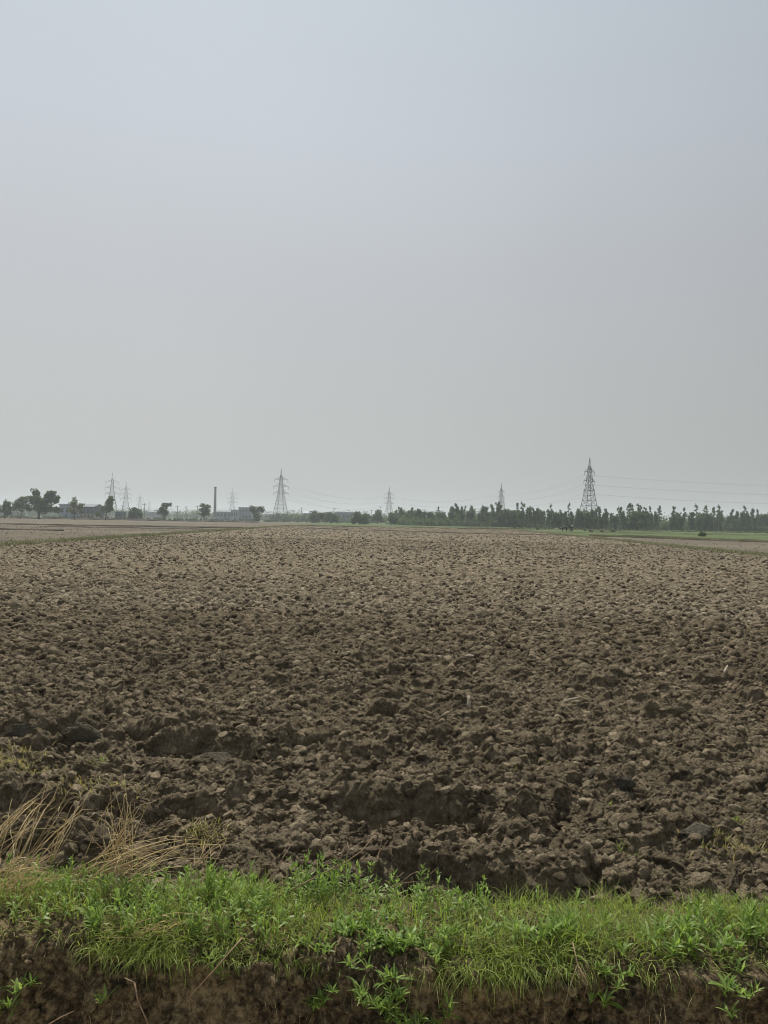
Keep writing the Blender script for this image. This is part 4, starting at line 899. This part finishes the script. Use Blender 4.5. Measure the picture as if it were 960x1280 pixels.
for k in range(3):
    for side in (-1, 1):
        sd = 'near' if side < 0 else 'far'
        e = at_y(1300, 300, (16.0, 19.5, 23.0)[k] - 1); e = e + Vector((0, side * 3, 0))
        wire(arm_pt(0, k, side), e, 3.0, f'{LV[k]} conductor, {sd} side, running right out of the photo from the tallest pylon', .014)
        wire(arm_pt(0, k, -side), arm_pt(3, k, side), 2.5, f'{LV[k]} conductor, {sd} side, between the tallest pylon and the narrow one', .014)
        wire(arm_pt(3, k, side), arm_pt(2, k, side), 5.0, f'{LV[k]} conductor, {sd} side, between the narrow pylon and the middle one', .03)
        wire(arm_pt(2, k, -side), arm_pt(1, k, side), 5.0, f'{LV[k]} conductor, {sd} side, between the middle pylon and the broad based one', .03)
        wire(arm_pt(4, k, side), arm_pt(5, k, side), 3.0, f'{LV[k]} conductor, {sd} side, between the two leftmost pylons', .03)

# chimney
p = at_y(268.5, 560); ch = empty('factory_chimney', p); tag(ch, 'tall slim dark factory chimney above the sheds', 'chimney')
H = at_depth(268.5, 608.5, 560).z
mb = MB(); mb.tube([(0, 0, -.2), (0, 0, H * .5), (0, 0, H - 1.2)], [1.15, .95, .82], 20); mb.build('shaft', M_CHIM, ch, True)
mb = MB(); mb.tube([(0, 0, H - 1.25), (0, 0, H - .8), (0, 0, H)], [.86, .98, .95], 20); mb.build('cap', M_CHIMTOP, ch, True)
mb = MB(); mb.box((0, 0, .9), (4.2, 4.2, 2.2)); mb.build('plinth', M_CONC, ch)
mb = MB()
for s in (-.25, .25): mb.bar((s, -1.25, 1.8), (s, -.92, H - 1), .04)
for k in range(int(H)): mb.bar((-.25, -1.25 + .33 * k / H, 2 + k * (H - 4) / H), (.25, -1.25 + .33 * k / H, 2 + k * (H - 4) / H), .03)
mb.build('ladder', M_STEEL, ch)

# buildings
def building(label, p0, p1, top, d, wall, roof, kind='gable', bays=3, storeys=1, cat='shed', name='factory_shed', deep=12):
    a, b_ = at_y(p0, d), at_y(p1, d); w = b_.x - a.x; c = (a + b_) / 2; h = at_depth((p0 + p1) / 2, top, d).z
    o = empty(name, c); tag(o, label, cat, 'industrial buildings beyond the fields'); eh = h * (.8 if kind == 'gable' else .95)
    mb = MB(); mb.box((0, deep / 2, eh / 2 - .1), (w, deep, eh + .2)); mb.build('wall', wall, o)
    mb = MB()
    if kind == 'gable':
        x0, x1 = -w / 2 - .3, w / 2 + .3
        mb.add([(x0, -.4, eh), (x1, -.4, eh), (x1, deep / 2, h), (x0, deep / 2, h), (x0, deep + .4, eh), (x1, deep + .4, eh)], [(0, 1, 2, 3), (3, 2, 5, 4), (0, 3, 4), (1, 5, 2), (0, 4, 5, 1)])
    else: mb.box((0, deep / 2, (eh + h) / 2 + .12), (w + .5, deep + .5, h - eh + .2))
    mb.build('roof', roof, o)
    for st in range(storeys):
        for k in range(bays):
            x = -w / 2 + w * (k + .5) / bays; z = eh * (st + .62) / storeys; ww, wh = w / bays * .5, eh / storeys * .32
            mb = MB(); mb.box((x, -.03, z), (ww + .2, .1, wh + .2)); f = mb.build('window', M_CONC, o)
            mb = MB(); mb.box((x, -.09, z), (ww, .04, wh)); mb.build('pane', M_GLASS, f)
    mb = MB(); mb.box((w * .12, -.05, min(1.1, eh * .3)), (min(3, w * .12), .12, min(2.2, eh * .6))); mb.build('door', M_DOOR, o)
    return o
building('long blue grey shed right of the chimney', 270, 288, 637, 520, M_SHED, M_ROOF, 'gable', 4)
building('pale shed with white roof edge under the faint pylon', 288.5, 297, 637.5, 500, M_SHED2, M_ROOFW, 'flat', 3)
building('taller grey block with roof hut beside the flat crowned tree', 298, 314, 634.5, 510, M_SHED, M_ROOF, 'flat', 4, 2, 'building', 'factory_block')
building('low blue grey gabled shed half hidden by the slanting tree', 186, 202, 638, 700, M_SHED, M_ROOF, 'gable', 4)
building('pale bluish two storey building between the biggest tree and the yellow green tree', 74, 88, 630.5, 330, M_SHED2, M_ROOFW, 'flat', 2, 1, 'building', 'factory_block')
building('dark flat roofed building right of the yellow green tree', 103, 117, 629.5, 330, M_DARKW, M_ROOF, 'gable', 3, 1, 'building', 'factory_block')
building('low pinkish wall building below the dark roofed one', 99, 118, 642, 322, M_PINK, M_ROOF, 'flat', 4, 1, 'building', 'low_house', 6)
building('small grey building at the right of the left tree group', 144, 152, 640, 340, M_DARKW, M_ROOF, 'flat', 2, 1, 'building', 'low_house', 6)
building('pale long shed between the two dark bushy trees', 379, 393, 639, 520, M_SHED2, M_ROOFW, 'gable', 4)
building('long white roofed shed left of the slim middle pylon', 418, 446, 640.5, 500, M_SHED, M_ROOFW, 'flat', 6)
building('short pale shed directly behind the dense rounded tree', 447, 468, 642, 500, M_SHED2, M_ROOFW, 'gable', 4)
building('grey shed behind the foot of the broad based pylon', 331, 347, 641, 560, M_PINK, M_ROOF, 'gable', 4)
mb = MB()
# poles
def pole(px, top, d, label):
    p = at_y(px, d); h = at_depth(px, top, d).z; o = empty('utility_pole', p); tag(o, label, 'pole', 'concrete poles along the far edge of the fields')
    mb = MB(); mb.tube([(0, 0, -.2), (0, 0, h * .5), (0, 0, h)], [.19, .16, .12], 8); mb.build('shaft', M_CONC, o, True)
    mb = MB(); mb.box((0, -.14, h - .5), (1.9, .12, .12))
    mb.build('crossarm', M_STEEL, o); ib = MB()
    for s in (-.8, 0, .8): ib.bar((s, -.14, h - .44), (s, -.14, h - .2), .05, .03, 6)
    ib.build('insulator', M_INS, o)
for px, top, d, lab in ((180.3, 629, 330, 'thick dark pole right of the round bushy tree'), (221.5, 632, 340, 'pole right of the slanting tree'), (232.5, 632.5, 350, 'pole midway between the slanting tree and the flat topped tree'),
                        (246.5, 632, 340, 'pole just left of the flat topped tree'), (153.5, 631, 300, 'pole between the two leftmost pylons'), (376.5, 634, 400, 'leaning looking pole left of the dark pointed tree'),
                        (366, 637, 420, 'short pole right of the broad based pylon'), (417.5, 634.5, 420, 'pole at the left end of the white roofed shed'), (464, 637, 400, 'pole left of the slim middle pylon'), (475, 632.5, 400, 'pole touching the left of the slim middle pylon'),
                        (295, 637, 360, 'pole in front of the white roofed small shed')):
    pole(px, top, d, lab)

# ------------------------------------------------------------------ two people and a buffalo far out in the green field
M_CLOTHW = plain('white_cotton', (0.6, 0.6, 0.57), .9); M_CLOTHD = plain('dark_cotton', (0.03, 0.035, 0.05), .9); M_SKIN = plain('brown_skin', (0.16, 0.09, 0.06), .6); M_HAIR = plain('black_hair', (0.012, 0.011, 0.01), .5); M_HIDE = plain('dark_hide', (0.022, 0.02, 0.02), .6)
def skin_body(name, verts, edges, rads, m, parent):
    me = bpy.data.meshes.new(name); me.from_pydata(verts, edges, []); o = bpy.data.objects.new(name, me); COL.objects.link(o); o.parent = parent
    md = o.modifiers.new('skin', 'SKIN'); sv_ = me.skin_vertices[0].data if me.skin_vertices else None
    if sv_ is None:
        import bmesh
        bm = bmesh.new(); bm.from_mesh(me); bm.verts.layers.skin.verify(); bm.to_mesh(me); bm.free(); sv_ = me.skin_vertices[0].data
    for i, r in enumerate(rads): sv_[i].radius = (r, r) if not isinstance(r, tuple) else r
    sv_[0].use_root = True; o.modifiers.new('sub', 'SUBSURF').levels = 1; o.modifiers['sub'].render_levels = 1; me.materials.append(m); return o
def person(px, py, rz, top, bottom, label):
    o = empty('person', on_ground(px, py, .05), rz); tag(o, label, 'person', 'people standing in the far green field')
    v = [(0, 0, .95), (0, 0, 1.15), (0, 0, 1.38), (0, 0, 1.5), (0, -.01, 1.6), (0, 0, 1.7), (.1, 0, .9), (.11, .02, .5), (.11, 0, .08), (.11, -.16, .04), (-.1, 0, .9), (-.12, -.06, .5), (-.13, .02, .08), (-.13, -.14, .04),
         (.19, 0, 1.4), (.25, .02, 1.12), (.24, -.12, .9), (.24, -.18, .82), (-.19, 0, 1.4), (-.26, .02, 1.12), (-.24, -.1, .9), (-.24, -.16, .82)]
    e = [(0, 1), (1, 2), (2, 3), (3, 4), (4, 5), (0, 6), (6, 7), (7, 8), (8, 9), (0, 10), (10, 11), (11, 12), (12, 13), (2, 14), (14, 15), (15, 16), (16, 17), (2, 18), (18, 19), (19, 20), (20, 21)]
    rd = [.15, .14, .15, .06, .095, .07, .1, .065, .045, .04, .1, .065, .045, .04, .06, .045, .032, .035, .06, .045, .032, .035]
    skin_body('body', v, e, rd, M_SKIN, o)
    skin_body('shirt', [(0, 0, .98), (0, 0, 1.2), (0, 0, 1.4), (.19, 0, 1.4), (.25, .02, 1.14), (-.19, 0, 1.4), (-.26, .02, 1.14)], [(0, 1), (1, 2), (2, 3), (3, 4), (2, 5), (5, 6)], [.175, .165, .17, .08, .065, .08, .065], top, o)
    skin_body('trousers', [(0, 0, .97), (.1, 0, .9), (.11, .02, .5), (.11, 0, .14), (-.1, 0, .9), (-.12, -.06, .5), (-.13, .02, .14)], [(0, 1), (1, 2), (2, 3), (0, 4), (4, 5), (5, 6)], [.16, .12, .09, .075, .12, .09, .075], bottom, o)
    skin_body('hair', [(0, .02, 1.68), (0, .04, 1.74)], [(0, 1)], [.1, .07], M_HAIR, o)
person(712, 664.5, 2.6, M_CLOTHD, M_CLOTHD, 'person in dark clothes standing in the far green field')
person(715, 664.6, -.4, M_CLOTHW, M_CLOTHD, 'person in a white shirt standing right of the one in dark clothes')
bo = empty('buffalo', on_ground(705.5, 664.5, .05), R(10)); bo.scale = (.8, .8, .8); tag(bo, 'dark buffalo grazing left of the two standing people', 'buffalo')
skin_body('body', [(0, 0, 1.0), (.5, 0, 1.05), (-.55, 0, 1.05), (-.8, 0, .98), (-1.05, 0, .75), (-1.3, 0, .45), (.8, 0, 1.0), (.5, .2, .6), (.56, .2, .35), (.5, .2, .04), (.5, -.2, .6), (.56, -.2, .35), (.5, -.2, .04), (-.5, .2, .55), (-.5, .2, .3), (-.5, .2, .04), (-.5, -.2, .55), (-.46, -.2, .3), (-.5, -.2, .04), (.95, 0, .5)],
          [(0, 1), (0, 2), (2, 3), (3, 4), (4, 5), (1, 6), (1, 7), (7, 8), (8, 9), (1, 10), (10, 11), (11, 12), (2, 13), (13, 14), (14, 15), (2, 16), (16, 17), (17, 18), (6, 19)],
          [.36, .34, .32, .2, .17, .11, .16, .13, .08, .07, .13, .08, .07, .12, .08, .07, .12, .08, .07, .03], M_HIDE, bo)
mb = MB()
for s in (-1, 1): mb.tube([(-1.0, s * .1, .88), (-.95, s * .32, .95), (-.8, s * .42, 1.05)], [.05, .04, .015], 6)
mb.build('horns', M_CONC, bo, True)

# ------------------------------------------------------------------ haze
hz = MB(); hz.box((0, 0, 22.5), (6060, 6060, 49)); ho = hz.build('haze', None) if False else None
me = bpy.data.meshes.new('haze'); me.from_pydata(hz.V, [], hz.F); me.update(); ho = bpy.data.objects.new('haze', me); COL.objects.link(ho); ho['kind'] = 'stuff'
hm = bpy.data.materials.new('haze_air'); hm.use_nodes = True; n, l = hm.node_tree.nodes, hm.node_tree.links; n.clear()
ot = n.new('ShaderNodeOutputMaterial'); pv = n.new('ShaderNodeVolumePrincipled'); pv.inputs['Color'].default_value = (0.82, 0.89, 0.93, 1)
pv.inputs['Density'].default_value = 0.0005; pv.inputs['Anisotropy'].default_value = 0.2; l.new(pv.outputs[0], ot.inputs['Volume']); me.materials.append(hm)
